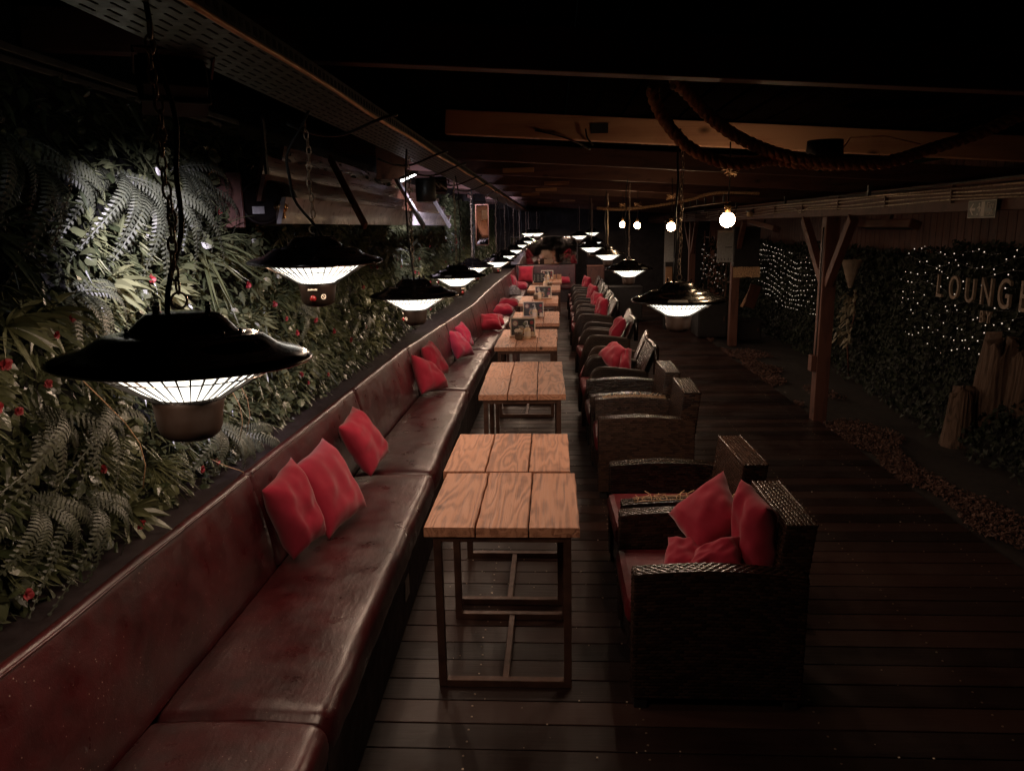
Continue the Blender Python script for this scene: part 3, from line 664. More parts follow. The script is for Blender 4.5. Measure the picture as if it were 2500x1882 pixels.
def jar(x, y, label):
    o = empty('sachet_jar', (x, y, .753)); tag(o, label, 'jar', 'sachet jars on the tables')
    m = MB(); m.lathe([(.001, 0), (.036, 0), (.042, .01), (.045, .05), (.04, .085), (.037, .085), (.037, .01)], 20); m.build('pot', M['glass'], o, True)
    m = MB(); rr = random.Random(int(y*10))
    for k in range(9):
        q = Matrix.Translation((rr.uniform(-.02, .02), rr.uniform(-.02, .02), .02)) @ Euler((rr.uniform(-.3, .3), rr.uniform(-.3, .3), rr.uniform(0, 3))).to_matrix().to_4x4()
        m.box(-.014, .014, -.0015, .0015, 0, .085+rr.uniform(0, .02), 0, q)
    m.build('sachets', M['paper'], o)
jar(-.385, 8.05, 'brown sachet jar before the first menu card'); jar(-.30, 12.6, 'brown sachet jar beside the third menu card bottle'); jar(-.08, 15.3, 'brown sachet jar beside the two cream bottles')
for i, (x, y, lb) in enumerate(((-.0, 17.5, 'small oak condiment box on the last table, left one'), (.13, 17.55, 'small oak condiment box on the last table, right one'))):
    o = empty('condiment_box', (x, y, .753)); tag(o, lb, 'box', 'oak boxes on the last table')
    m = MB(); m.box(-.055, .055, -.05, .05, 0, .012); m.box(-.055, .055, -.05, -.042, .012, .11); m.box(-.055, .055, .042, .05, .012, .11); m.box(-.055, -.047, -.042, .042, .012, .11); m.box(.047, .055, -.042, .042, .012, .11); m.build('box_body', M['wood_box'], o, bevel=.002)
    m = MB(); m.tube([(0, -.03, .06), (0, -.03, .15)], .008, 8); m.tube([(.02, .02, .06), (.025, .02, .14)], .007, 8); m.build('cutlery', M['dark_print'], o)
mb = MB()
mb.grid(22, 16, lambda u, v: (-.17+.34*u+.02*noise.noise(Vector((v*4, 2, 0))), -.25+.5*v, max(0., .17*math.sin(PI*u)**.6*math.sin(PI*v)**.6*(1+.7*noise.noise(Vector((u*4, v*5, 1)))) + .01)))
tag(mb.build('cloth_bundle', M['cloth'], None, True, (-.90, 16.85, .478)), 'dark grey patterned cloth bundle lying on the bench', 'cloth')

# ------------------------------------------------------------------ wicker chairs
def weave(mb, P, nr, ls, lt, cu=.034, cv=.0145, lift=.0065, mi=0, gap=.84):
    nr = Vector(nr); nv = max(1, int(round(lt/cv))); cv = lt/nv; nu = max(1, int(round(ls/cu))); cu = ls/nu
    for j in range(nv):
        off = 0 if j % 2 == 0 else -.5
        for i in range(nu + (1 if off else 0)):
            s0, s1 = max(0, (i+off)*cu), min(ls, (i+1+off)*cu)
            if s1-s0 < cu*.2: continue
            t0, t1 = j*cv+cv*(1-gap)/2, (j+1)*cv-cv*(1-gap)/2; sm = (s0+s1)/2; tm = (t0+t1)/2
            a, b_, c, d = P(s0, t0), P(s1, t0), P(s1, t1), P(s0, t1)
            e, f, g = P(sm, t0)+nr*lift*.55, P(sm, tm)+nr*lift, P(sm, t1)+nr*lift*.55
            mb.add([a, e, b_, c, g, d, f, P(s0, tm)+nr*lift*.2, P(s1, tm)+nr*lift*.2], [(0, 1, 6, 7), (1, 2, 8, 6), (7, 6, 4, 5), (6, 8, 3, 4)], mi)
def panel_backing(mb, P, nr, ls, lt, n=12, d=.001):
    nr = Vector(nr); mb.grid(n, 3, lambda u, v: P(ls*u, lt*v) - nr*d, 1)
def wov(mb, P, nr, ls, lt, **k): weave(mb, P, nr, ls, lt, **k); panel_backing(mb, P, nr, ls, lt)
V = Vector
WM = [M['wicker'], M['wicker_back']]
D, W, AT = .68, .70, .082
def top(s): return .594 + .022*math.sin(PI*min(1, s/.52*.62+.05)) - (.018*max(0, (s-.3)/.38))
square = empty('wicker_armchair')
for side, y0 in ((0, 0.), (1, W-AT)):
    m = MB(); y1 = y0+AT; z0 = .055
    T = lambda s, t: (t/.55)*(top(s)-z0)+z0
    wov(m, lambda s, t: V((s, y0, T(s, t))), (0, -1, 0), D, .55)
    wov(m, lambda s, t: V((s, y1, T(s, t))), (0, 1, 0), D, .55)
    wov(m, lambda s, t: V((s, y0+t, top(s)+.0015)), (0, 0, 1), D, AT, cv=.0165, lift=.007)
    wov(m, lambda s, t: V((0, y0+s, z0+t)), (-1, 0, 0), AT, top(0)-z0, cu=.0275)
    wov(m, lambda s, t: V((D, y0+s, z0+t)), (1, 0, 0), AT, top(D)-z0, cu=.0275)
    m.tube([(D*i/16, y0+.002, top(D*i/16)) for i in range(17)], .004, 6); m.tube([(D*i/16, y1-.002, top(D*i/16)) for i in range(17)], .004, 6)
    m.build('armrest', WM, square, True)
m = MB(); a0, a1 = AT+.004, W-AT-.004; bw = a1-a0; bz0, bz1 = .40, .775
fx = lambda z: .565+.045*(z-bz0)/(bz1-bz0); bx = lambda z: .655+.075*(z-.055)/(bz1-.055)
wov(m, lambda s, t: V((fx(bz0+t), a0+s, bz0+t)), (-1, 0, .1), bw, bz1-bz0, lift=.007)
wov(m, lambda s, t: V((bx(.055+t), a0+s, .055+t)), (1, 0, 0), bw, bz1-.055)
wov(m, lambda s, t: V((fx(bz1)+t, a0+s, bz1)), (0, 0, 1), bw, bx(bz1)-fx(bz1), cv=.018, lift=.007)
for yy_, nn in ((a0, -1), (a1, 1)):
    wov(m, lambda s, t: V((fx(bz0+t)+s*(bx(bz0+t)-fx(bz0+t))/.11, yy_, bz0+t)), (0, nn, 0), .11, bz1-bz0)
for e in ((fx(bz1), a0), (bx(bz1), a0)): m.tube([(e[0], a0, bz1), (e[0], a1, bz1)], .0045, 6)
m.build('backrest', WM, square, True)
m = MB(); wov(m, lambda s, t: V((.02, a0+s, .06+t)), (-1, 0, 0), bw, .25); m.build('front_panel', WM, square, True)
m = MB(); m.box(-.022, .562, a0+.002, a1-.002, .325, .445); sc_ = m.build('seat_cushion', M['pad'], square, bevel=.035)
for x in (.035, D-.035):
    for y in (.04, W-.04):
        m = MB(); m.box(x-.028, x+.028, y-.028, y+.028, 0, .054); m.build('foot', M['black'], square, bevel=.004)
def strands(parent, y, seed):
    rr = random.Random(seed); m = MB()
    for k in range(16):
        s = .08+.03*k+rr.uniform(-.01, .01); z = top(s)+.008
        pts = [(s, y+rr.uniform(0, .02), z), (s+rr.uniform(-.02, .02), y+.04, z+rr.uniform(.004, .03)), (s+rr.uniform(-.05, .05), y+.075, z+rr.uniform(-.002, .03))]
        m.tube(pts, .0022, 5)
    for q in (.012, .05, .07): m.tube([(.06+.02*i, y+q+.004*math.sin(i*.8), top(.06+.02*i)+.009) for i in range(26)], .0022, 5)
    m.build('loose_strands', M['rope'], parent, True, label='broken wicker strands fraying loose on the armrest')
cl = ['square dark wicker armchair closest to the camera, four red cushions in it', 'square wicker armchair with a frayed near armrest and bare red seat', 'square wicker armchair with frayed strands beside the second pair of tables', 'square wicker armchair behind the second frayed one']
for i, (x, y, r) in enumerate(((.312, 2.735, .0), (.335, 3.49, .02), (.318, 5.16, -.015), (.30, 5.90, .01))):
    o = square if i == 0 else copy_tree(square); o.location = (x, y, 0); o.rotation_euler = (0, 0, r); tag(o, cl[i], 'armchair', 'wicker armchairs facing the bench')
    if i == 1: strands(o, .002, 1); 
    if i == 2: strands(o, W-AT, 2)
# rounded wicker tub chairs
rounded = empty('wicker_tub_chair')
W2, D2 = .62, .60; WD = [M['wicker_dark'], M['wicker_back']]
def arch(s):  # height of the side panel along its depth
    return .615*(1-max(0, (.16-s)/.16)**2.4*.62) - .05*max(0, (s-.2)/.4)**1.5
for y0 in (0, W2-.04):
    m = MB(); y1 = y0+.04
    T = lambda s, t: .05+(t/.5)*(arch(s)-.05)
    wov(m, lambda s, t: V((s, y0, T(s, t))), (0, -1, 0), D2, .5, cu=.04, cv=.018); wov(m, lambda s, t: V((s, y1, T(s, t))), (0, 1, 0), D2, .5, cu=.04, cv=.018)
    m.tube([(.002, (y0+y1)/2, .05), (.0, (y0+y1)/2, arch(0)-.01)]+[(D2*i/24, (y0+y1)/2, arch(D2*i/24)) for i in range(25)]+[(D2, (y0+y1)/2, .05)], .0215, 8)
    m.build('armrest', WD, rounded, True)
m = MB(); fx2 = lambda z: .50+.17*max(0, z-.38)/.42
wov(m, lambda s, t: V((fx2(.38+t), .045+s, .38+t)), (-1, 0, .35), W2-.09, .42, cu=.03, cv=.018, lift=.007)
wov(m, lambda s, t: V((fx2(.05+t)+.05, .045+s, .05+t)), (1, 0, -.2), W2-.09, .75, cu=.04, cv=.018)
m.tube([(fx2(.80)+.02, .03, .55)]+[(fx2(.8)+.025, .045+(W2-.09)*i/10, .80+.012*math.sin(PI*i/10)) for i in range(11)]+[(fx2(.80)+.02, W2-.03, .55)], .026, 8)
m.build('backrest', WM, rounded, True)
m = MB(); m.box(-.01, .50, .045, W2-.045, .33, .43); m.build('seat_cushion', M['pad'], rounded, bevel=.03)
m = MB(); wov(m, lambda s, t: V((.02, .045+s, .2+t)), (-1, 0, 0), W2-.09, .12, cu=.04, cv=.018); m.build('front_panel', WD, rounded, True)
for x in (.03, D2-.02):
    for y in (.02, W2-.02):
        m = MB(); m.tube([(x, y, 0), (x, y, .06)], .016, 8); m.build('leg', M['steel'], rounded)
rp = [(.285, 7.0, .02, 'rounded wicker tub chair right behind the square armchairs'), (.27, 7.72, -.12, 'rounded wicker tub chair holding the crumpled red cushion'), (.33, 9.12, .05, 'rounded wicker tub chair with bare pale seat and reclined back'),
      (.34, 9.88, -.03, 'rounded wicker tub chair just behind the reclined one'), (.30, 11.45, .02, 'rounded wicker tub chair opposite the second menu card'), (.30, 12.3, -.05, 'rounded wicker tub chair just before the third menu card'),
      (.33, 12.98, .04, 'rounded wicker tub chair just beyond the third menu card'), (.33, 14.1, -.02, 'rounded wicker tub chair opposite the two cream bottles'), (.34, 14.85, .03, 'rounded wicker tub chair beyond the two cream bottles'),
      (.36, 15.9, 0, 'rounded wicker tub chair opposite the dark menu board'), (.36, 16.8, .04, 'rounded wicker tub chair farthest along the row, holding a red cushion')]
for i, (x, y, r, lb) in enumerate(rp):
    o = rounded if i == 0 else copy_tree(rounded); o.location = (x, y, 0); o.rotation_euler = (0, 0, r); tag(o, lb, 'armchair', 'wicker armchairs facing the bench')

# ------------------------------------------------------------------ slatted canopy on the planted wall
cn = empty('slatted_canopy', (-1.3, 6.5, 2.2)); tag(cn, 'slatted wooden canopy with a pale lower board bracketed to the planted wall', 'canopy')
ya, yb = 3.62-6.5, 9.55-6.5
for i in range(4):
    x0, z0 = -.02-.09*i, -.205+.108*i
    a = ya + (0, .0, .25, .8)[i]; b_ = yb + .12*i
    m = MB(); q = 40
    m.grid(q, 6, lambda u, v: (x0+.035*v - .012*math.sin(PI*v) + .004*noise.noise(Vector((u*9, i*3., v))), a+(b_-a)*u, z0+.125*v))
    m.grid(q, 6, lambda u, v: (x0-.022+.035*v - .012*math.sin(PI*v), b_+(a-b_)*u, z0+.125*v))
    for yy_ in (a, b_): m.add([(x0-.022, yy_, z0), (x0, yy_, z0), (x0+.035, yy_, z0+.125), (x0+.013, yy_, z0+.125)], [(0, 1, 2, 3)])
    m.add([(x0-.022, a, z0), (x0, a, z0), (x0, b_, z0), (x0-.022, b_, z0)], [(0, 1, 2, 3)])
    m.build('slat', M['satin_white'] if i == 0 else M['varnish'], cn, True, label='pale painted lowest board' if i == 0 else None)
m = MB(); m.box(-.42, -.36, ya+.9, yb-1, .20, .235); m.build('cap_board', M['varnish'], cn, bevel=.003)
for yy_ in (-1.6, .55, 2.3):
    m = MB(); m.bar((.125, yy_-.2, -.22), (-.205, yy_+.25, .24), .022, .05); m.build('bracket', M['timber'] if yy_ < 0 else M['satin_white'], cn, bevel=.003)
m = MB(); m.box(-.36, -.20, ya-.012, ya+.01, -.22, .04); m.build('end_board', M['timber'], cn, bevel=.003)
m = MB(); m.ball((-1.33, 3.66, 2.075), .034, 16, 10); m.lathe([(.02, 0), (.022, .02), (.012, .05)], 14, 0, Matrix.Translation((-1.33, 3.66, 2.02)))
tag(m.build('brass_knob', M['brass'], None, True), 'round brass knob on the near end of the slatted canopy', 'knob')
m = MB(); m.box(-.11, .11, -.02, .02, -.12, .14)
tag(m.build('wooden_block', M['varnish'], None, False, (-1.25, 5.9, 2.46), .004), 'upright wooden block standing between the canopy and cable tray', 'block')
# drum shaped speaker
dr = empty('drum_speaker', (-1.43, 3.78, 2.10)); tag(dr, 'black drum shaped speaker with a white label, left of the canopy', 'speaker')
m = MB(); Mq = Matrix.Rotation(-PI/2, 4, 'X') @ Matrix.Identity(4)
m.lathe([(.001, -.10), (.085, -.10), (.112, -.09), (.115, -.06), (.115, .10), (.105, .12), (.001, .12)], 36, 0, Mq); m.build('drum', M['cup'], dr, True)
m = MB(); m.lathe([(.095, -.104), (.102, -.112), (.110, -.104), (.112, -.095)], 36, 0, Mq @ Matrix.Rotation(0, 4, 'X')); m.build('rim', M['cup'], dr, True)
m = MB(); m.box(-.045, .015, -.1145, -.1125, -.055, -.02); m.build('paper_label', M['sticker'], dr)
m = MB(); m.bar((0, 0, .11), (.0, 0, .42), .03, .012); m.build('bracket', M['black'], dr)

# floodlights that wash the planted wall (their lenses and beams face the leaves)
def flood(loc, aim, power, size, label, blend=1., tube=False):
    o = empty('floodlight', loc); tag(o, label, 'floodlight', 'white floodlights under the cable tray')
    d = (Vector(aim)-Vector(loc)).normalized(); o.rotation_mode = 'QUATERNION'; o.rotation_quaternion = d.to_track_quat('-Z', 'Y')
    m = MB(); m.box(-.075, .075, -.055, .055, .0, .05); m.box(-.085, .085, -.065, .065, -.012, -.001); m.build('housing', M['black'], o, bevel=.004)
    m = MB(); m.box(-.078, -.074, -.058, .058, -.075, -.0125); m.box(.074, .078, -.058, .058, -.075, -.0125); m.box(-.0735, .0735, .054, .058, -.075, -.0125); m.box(-.0735, .0735, -.058, -.054, -.075, -.0125); m.build('hood', M['black'], o)
    m = MB(); m.box(-.066, .066, -.046, .046, -.014, -.0125); m.build('lens', M['flood'], o)
    m = MB(); m.bar((-.09, 0, .02), (-.09, 0, .10), .02, .005); m.bar((.09, 0, .02), (.09, 0, .10), .02, .005); m.bar((-.09, 0, .10), (.09, 0, .10), .02, .005, up=(0, 1, 0)); m.build('yoke', M['steel'], o)
    l = bpy.data.lights.new('flood_beam', 'SPOT'); l.energy = power; l.spot_size = math.radians(size); l.spot_blend = blend; l.color = (.90, .79, 1.0); l.shadow_soft_size = .03
    lo = bpy.data.objects.new('flood_beam', l); COL.objects.link(lo); lo.parent = o; lo.location = (0, 0, -.07)
    return o
flood((-.96, 1.95, 2.34), (-1.62, 3.02, 1.70), 250, 55, 'small black floodlight near the trunking, washing the tall ferns white')
flood((-1.02, 6.75, 2.34), (-1.5, 8.4, 1.75), 150, 80, 'small black floodlight beyond the canopy bracket, washing the leaves below it')
flood((-1.02, 10.6, 2.36), (-1.5, 12.2, 1.9), 80, 85, 'small black floodlight near the tilted mirror')
flood((-.98, 14.6, 2.38), (-1.35, 16.6, 2.05), 110, 85, 'small black floodlight over the far wall plants')
o = empty('tube_light', (-1.08, 5.72, 2.34)); tag(o, 'short slanted white tube light glowing under the cable tray', 'tube light')
m = MB(); m.tube([(-.035, -.10, -.03), (.035, .10, .03)], .011, 10); m.build('tube', M['flood'], o, True)
m = MB(); m.bar((-.04, -.11, -.016), (.04, .11, .046), .03, .012); m.build('holder', M['black'], o)
o = empty('metal_canister', (-1.06, 6.35, 2.30)); tag(o, 'shiny round metal canister under the cable tray beside the tube light', 'canister')
m = MB(); m.lathe([(.001, -.12), (.075, -.12), (.082, -.115), (.085, -.05), (.085, .06), (.078, .07), (.001, .07)], 32); m.build('canister', M['galv'], o, True)
m = MB(); m.tube([(.06, .06, .05), (.10, .12, .0), (.09, .2, .03), (.14, .26, -.01)], .007, 8); m.build('cable_tail', M['satin_white'], o, True)
o = empty('tilted_mirror', (-1.05, 11.2, 2.0), (math.radians(12), 0, math.radians(8))); tag(o, 'tall mirror tilted out from the planted wall above the bench', 'mirror')
m = MB(); m.box(-.085, .085, 0, .008, -.29, .29); m.build('mirror_glass', M['mirror'], o)
m = MB(); m.box(-.095, .095, -.006, .014, -.305, -.291); m.box(-.095, .095, -.006, .014, .291, .305); m.box(-.098, -.086, -.006, .014, -.29, .29); m.box(.086, .098, -.006, .014, -.29, .29); m.build('frame', M['varnish'], o)

# ------------------------------------------------------------------ planting on the wall
WALLM = Matrix(((0, 0, 1), (1, 0, 0), (0, 1, 0)))      # local x -> along the wall, y -> up, z -> out of the wall
def ribbon(mb, pts, wds, side, fold=0.):
    vs = []; n = len(pts)
    for i, p in enumerate(pts):
        t = (pts[min(i+1, n-1)]-pts[max(i-1, 0)]).normalized(); s = (side - t*side.dot(t)).normalized(); nr = t.cross(s)
        w_ = wds[i]; vs += [p - s*w_ + nr*(fold*w_), p, p + s*w_ + nr*(fold*w_)]
    mb.add(vs, [(3*i, 3*i+1, 3*i+4, 3*i+3) for i in range(n-1)] + [(3*i+1, 3*i+2, 3*i+5, 3*i+4) for i in range(n-1)])
def fern_mesh(seed, nf=7):
    r = random.Random(seed); mb = MB()
    for k in range(nf):
        az = -PI/2 + (k-(nf-1)/2)*.52 + r.uniform(-.16, .16); Ln = r.uniform(.24, .36); lift = r.uniform(.07, .22)
        d = Vector((math.cos(az), math.sin(az)*.55+.22, 0)); n = 30; pts = []
        for i in range(n):
            t = i/(n-1); pts.append(d*(Ln*t) + Vector((0, -.34*t*t*Ln/.3*.8, lift*math.sin(PI*min(1, t*.85+.08))*.9)))
        ribbon(mb, pts, [.0016]*n, Vector((0, 0, 1)).cross(d).normalized())
        for i in range(2, n):
            t = i/(n-1); tg = (pts[i]-pts[i-1]).normalized(); ll = .038*math.sin(PI*min(1, t*.93+.07))**.6*(1.12-t*.75)+.004
            up = Vector((0, .35, 1)); sd = tg.cross(up).normalized(); up = sd.cross(tg)
            for s in (1, -1):
                dr_ = (sd*s + tg*.28 - up*.22 + Vector((0, -.18, 0))).normalized(); wl = tg*(Ln/n*.44)
                a = pts[i]; mdl = a + dr_*ll*.55 + up*.004; e = a + dr_*ll
                mb.add([a-wl*.8, a+wl*.8, mdl-wl, mdl+wl, e - wl*.35, e + wl*.35], [(0, 1, 3, 2), (2, 3, 5, 4)])
    return mb.mesh('fern', M['fern'])
def tuft_mesh(seed, nb=34, L0=.19, wd=.0042):
    r = random.Random(seed); mb = MB()
    for k in range(nb):
        az = r.uniform(0, 2*PI); el_ = r.uniform(.15, 1.25); Ln = L0*r.uniform(.6, 1.15)
        d = Vector((math.cos(az)*math.sin(el_), math.sin(az)*math.sin(el_)+.15, math.cos(el_))).normalized(); pts = []
        for i in range(7):
            t = i/6; pts.append(d*(Ln*t) + Vector((0, -Ln*.45*t*t*r.uniform(.7, 1.1), 0)))
        ribbon(mb, pts, [wd*(.7, 1, 1, .9, .7, .4, .05)[i] for i in range(7)], d.orthogonal(), .25)
    return mb.mesh('grass', M['blade'])
def lance_mesh(seed, nb=13, L0=.125, wd=.0135, mat='lance'):
    r = random.Random(seed); mb = MB()
    for k in range(nb):
        az = k*2.4+r.uniform(-.3, .3); el_ = .3+1.0*k/nb+r.uniform(-.1, .1); Ln = L0*r.uniform(.75, 1.15)
        d = Vector((math.cos(az)*math.sin(el_), math.sin(az)*math.sin(el_)+.2, math.cos(el_))).normalized(); pts = []
        for i in range(7):
            t = i/6; pts.append(d*(Ln*t) + Vector((0, -Ln*.28*t*t, -.0*t)))
        ribbon(mb, pts, [wd*(.35, .8, 1, 1, .8, .5, .03)[i] for i in range(7)], d.cross(Vector((0, 0, 1))) if abs(d.z) < .95 else Vector((1, 0, 0)), .35)
    return mb.mesh('sword_leaves', M[mat])
def broad_mesh(seed, nb=16):
    r = random.Random(seed); mb = MB()
    for k in range(nb):
        az = k*2.4; rad = .012+.055*(k/nb); Ln = r.uniform(.05, .075); el_ = .5+.8*k/nb
        b0 = Vector((math.cos(az)*rad*.6, math.sin(az)*rad*.6, .03-.03*k/nb)); d = Vector((math.cos(az)*math.sin(el_), math.sin(az)*math.sin(el_), math.cos(el_)))
        pts = [b0+d*(Ln*t/5)+Vector((0, -.02*(t/5)**2, -.012*(t/5)**2)) for t in range(6)]
        ribbon(mb, pts, [.022*(.2, .6, .95, 1, .75, .1)[i] for i in range(6)], d.cross(Vector((0, 0, 1))).normalized(), .22)
    return mb.mesh('broad_leaves', M['leaf'])
def flower_mesh(seed):
    r = random.Random(seed); mb = MB()
    for k in range(9):
        az = k*2.4; ln = r.uniform(.018, .030); el_ = .35+.9*k/9
        d = Vector((math.cos(az)*math.sin(el_), math.sin(az)*math.sin(el_), math.cos(el_))); s = d.cross(Vector((.1, .2, 1))).normalized()
        ribbon(mb, [d*(ln*t/4)+Vector((0, 0, -.006*(t/4)**2)) for t in range(5)], [.013*(.3, .8, 1, .85, .35)[t] for t in range(5)], s, .3)
    return mb.mesh('red_flower', M['petal'])
ferns = [fern_mesh(i) for i in range(3)]; tufts = [tuft_mesh(10+i) for i in range(3)]+[tuft_mesh(19, 26, .28, .006)]
lances = [lance_mesh(20+i) for i in range(3)]; broads = [broad_mesh(30+i) for i in range(2)]; flowers = [flower_mesh(40+i) for i in range(3)]
def plant(name, me, y, z, x, sc, label, cat, group):
    o = bpy.data.objects.new(name, me); COL.objects.link(o)
    q = WALLM @ Euler((random.uniform(-.25, .25), random.uniform(-.3, .3), random.uniform(-.35, .35))).to_matrix()
    o.matrix_world = Matrix.Translation((x, y, z)) @ q.to_4x4() @ Matrix.Scale(sc, 4)
    return tag(o, label, cat, group)
def wx(z): return -1.70 + .03*max(0, (1.5-z)/.65)       # the planting bulges out towards its foot
R = random.Random(11)
fl = {(2.05, 1.16): 'large grey green fern arching over the ledge, lowest on the wall', (3.16, 2.25): 'fern washed bright white by the floodlight, under the trunking'}
for (y, z) in [(2.13, 1.43), (2.36, 1.36), (2.05, 1.17), (2.24, 1.10), (3.24, 1.09), (3.18, 2.22), (3.38, 2.18), (2.75, 2.17), (2.92, 2.12), (2.12, 2.25), (2.27, 2.18), (2.40, 1.76), (6.02, 1.28), (3.5, .98), (5.0, 1.77), (9.5, 1.93), (12.0, 1.91), (7.1, 1.8), (8.2, 1.85), (4.6, 1.5)]:
    plant('fern', R.choice(ferns), y, z, wx(z)+.06, R.uniform(.85, 1.15), fl.get((y, z), 'grey green artificial fern with drooping fronds on the planted wall'), 'fern', 'ferns on the planted wall')
for i in range(215):
    y = .9 + 14.5*R.random()**1.35; z = R.uniform(.96, 2.3)
    plant('grass_tuft', R.choice(tufts), y, z, wx(z)+.03, R.uniform(.65, 1.1), 'olive grass tuft with arching blades on the planted wall', 'grass tuft', 'grass tufts on the planted wall')
for (y, z) in ((2.08, 1.97), (3.45, 1.9)):
    plant('grass_tuft', tufts[3], y, z, wx(z)+.05, 1.15, 'olive grass tuft with arching blades on the planted wall', 'grass tuft', 'grass tufts on the planted wall')
for i in range(210):
    y = .9 + 13.5*R.random()**1.3; z = R.uniform(.93, 2.35)
    plant('sword_plant', R.choice(lances), y, z, wx(z)+.05, R.uniform(.6, 1.05), 'green sword leaved plant on the planted wall', 'plant', 'sword leaved plants on the planted wall')
for (y, z) in ((2.09, 1.70), (2.24, 1.71), (2.51, .95), (2.6, 1.78), (2.96, 1.74)):
    plant('sword_plant', lances[0], y, z, wx(z)+.09, 1.25, 'green sword leaved plant on the planted wall', 'plant', 'sword leaved plants on the planted wall')
for i in range(210):
    y = .9 + 8*R.random()**1.3; z = R.uniform(.93, 2.35)
    plant('broad_plant', R.choice(broads), y, z, wx(z)+.07, R.uniform(.7, 1.2), 'rosette of broad dark green leaves on the planted wall', 'plant', 'broad leaved plants on the planted wall')
fpos = [(2.18, 1.66), (2.26, 1.7), (1.89, 1.5), (1.97, 1.47), (1.95, 1.61), (2.11, 1.52), (3.08, .96), (2.94, .97), (2.29, 1.19), (2.44, .93), (1.86, .96), (5.15, 1.67), (4.28, 1.37), (4.65, 1.4), (5.0, 1.28), (5.39, 1.16), (4.27, 1.12), (4.77, 1.02), (3.65, 1.7), (3.98, 1.57), (5.91, 1.51), (3.41, 2.05), (2.76, 1.79), (7.26, 1.67), (8.4, 1.47), (11.31, 1.64), (7.89, 1.16), (4.14, 1.47)]
fpos += [(R.uniform(4, 13), R.uniform(1.0, 1.8)) for i in range(22)]
for (y, z) in fpos:
    plant('red_flower', R.choice(flowers), y, z, wx(z)+.17, R.uniform(.6, 1.05), 'small red artificial flower among the wall leaves', 'flower', 'red flowers on the planted wall')
# close carpet of small leaves
mb = MB()
def leaf(mb, p, d, s, L_, W_, droop):
    pts = [p+d*(L_*t/3)+Vector((0, 0, -droop*L_*(t/3)**2)) for t in range(4)]
    ribbon(mb, pts, [W_*(.25, 1, .85, .05)[t] for t in range(4)], s, .25)
for i in range(27000):
    t = R.random(); y = .5 + (5.2*t*2 if t < .5 else 5.2+14.8*(t-.5)*2); z = R.uniform(.87, 2.46)
    x = wx(z) - .05 + .17*R.random()**.8
    d = Vector((R.uniform(.1, 1), R.uniform(-.9, .9), R.uniform(-.9, .7))).normalized(); s = d.cross(Vector((R.uniform(-.4, .4), R.uniform(-.4, .4), 1))).normalized()
    k = R.random(); sz = R.uniform(.7, 1.25)*(1 if y < 6 else 1.3)
    if k < .45: leaf(mb, Vector((x, y, z)), d, s, .043*sz, .0125*sz, R.uniform(.1, .6))
    elif k < .8: leaf(mb, Vector((x, y, z)), d, s, .072*sz, .0075*sz, R.uniform(.2, .8))
    else: leaf(mb, Vector((x, y, z)), d, s, .046*sz, .020*sz, R.uniform(.1, .5))
tag(mb.build('wall_leaves', M['leaf']), 'close carpet of small mixed green leaves covering the planted wall', 'leaves', kind='stuff')
# a few trailing bare stems
for (y, z, x) in ((2.0, 1.62, -1.28), (2.78, 1.55, -1.3), (2.86, 1.56, -1.3), (3.06, .98, -1.40)):
    m = MB(); ln = .45 if z > 1 else .12
    m.tube([(x-.12+.12*math.sin(t*.4), y+.03*t*(1 if z > 1 else .3)-.02*math.sin(t), z-ln*t/6*(.9+.02*t) if z > 1 else z-.02*t) for t in range(7)], .0016, 5)
    tag(m.build('trailing_stem', M['rope'], None, True), 'thin pale trailing stem hanging out of the planted wall', 'stem', 'trailing stems on the planted wall')

# ------------------------------------------------------------------ right side: beam, posts, cables
o = empty('side_beam', (2.66, 10, 2.1)); tag(o, 'long dark timber beam along the open side carrying cables', 'beam')
mb = MB(); mb.box(-.06, .06, -9.5, 11, -.10, .09); mb.build('timber', M['timber_x'], o, bevel=.005)
for k in range(5):
    zc = [.055, .025, -.005, -.03, .075][k]; mb = MB(); pts = []
    for t in range(150):
        y = -9.3+t*.135
        sag = .035*abs(math.sin(y*1.1+k*.4))*math.exp(-((y-1.0)/2.2)**2) + .008*math.sin(y*2.2+k) + (.05*math.exp(-((y+1.9)/.12)**2) if k == 2 else 0)
        pts.append((-.071-.003*k, y, zc-sag))
    mb.tube(pts, .0055, 6); mb.build('cable', M['chain'] if k in (1, 2, 3) else M['cable'], o, True)
for y in range(-9, 10):
    mb = MB(); mb.box(-.086, -.0605, y*.98-.008, y*.98+.008, -.045, .07); mb.build('cable_clip', M['steel'], o)
for (x, z, a, b_, lb) in ((2.42, 2.13, 1.5, 12.6, 'thin metal conduit rod running beside the side beam'), (1.9, 2.18, 8.3, 11.5, 'thin metal conduit rod under the far ceiling joists')):
    o = empty('conduit', (x, a, z)); tag(o, lb, 'conduit')
    mb = MB(); mb.tube([(0, 0, 0), (0, (b_-a)*.5, .006), (0, b_-a, 0)], .007, 8); mb.build('rod', M['chain'], o, True)
    for k in range(6):
        mb = MB(); y = .3+(b_-a-.6)*k/5; mb.box(-.012, .012, y-.012, y+.012, .0075, .09); mb.build('hanger', M['galv'], o)
def post(x, y, label, s=.13, brace=True, h=2.0):
    o = empty('post', (x, y, 0)); tag(o, label, 'post', 'timber posts along the deck edge')
    mb = MB(); mb.box(-s/2, s/2, -s/2, s/2, -.03, h); mb.build('upright', M['timber_z'], o, bevel=.006)
    if brace:
        for sg in (1, -1):
            mb = MB(); mb.bar((-.01, sg*(s/2-.01), 1.36), (-.04, sg*.64, 1.985), .085, .07, up=(1, 0, 0)); mb.build('brace', M['timber_z'], o, bevel=.004)
    return o
p1 = post(2.66, 7.42, 'dark timber post with Y shaped braces and a small junction box')
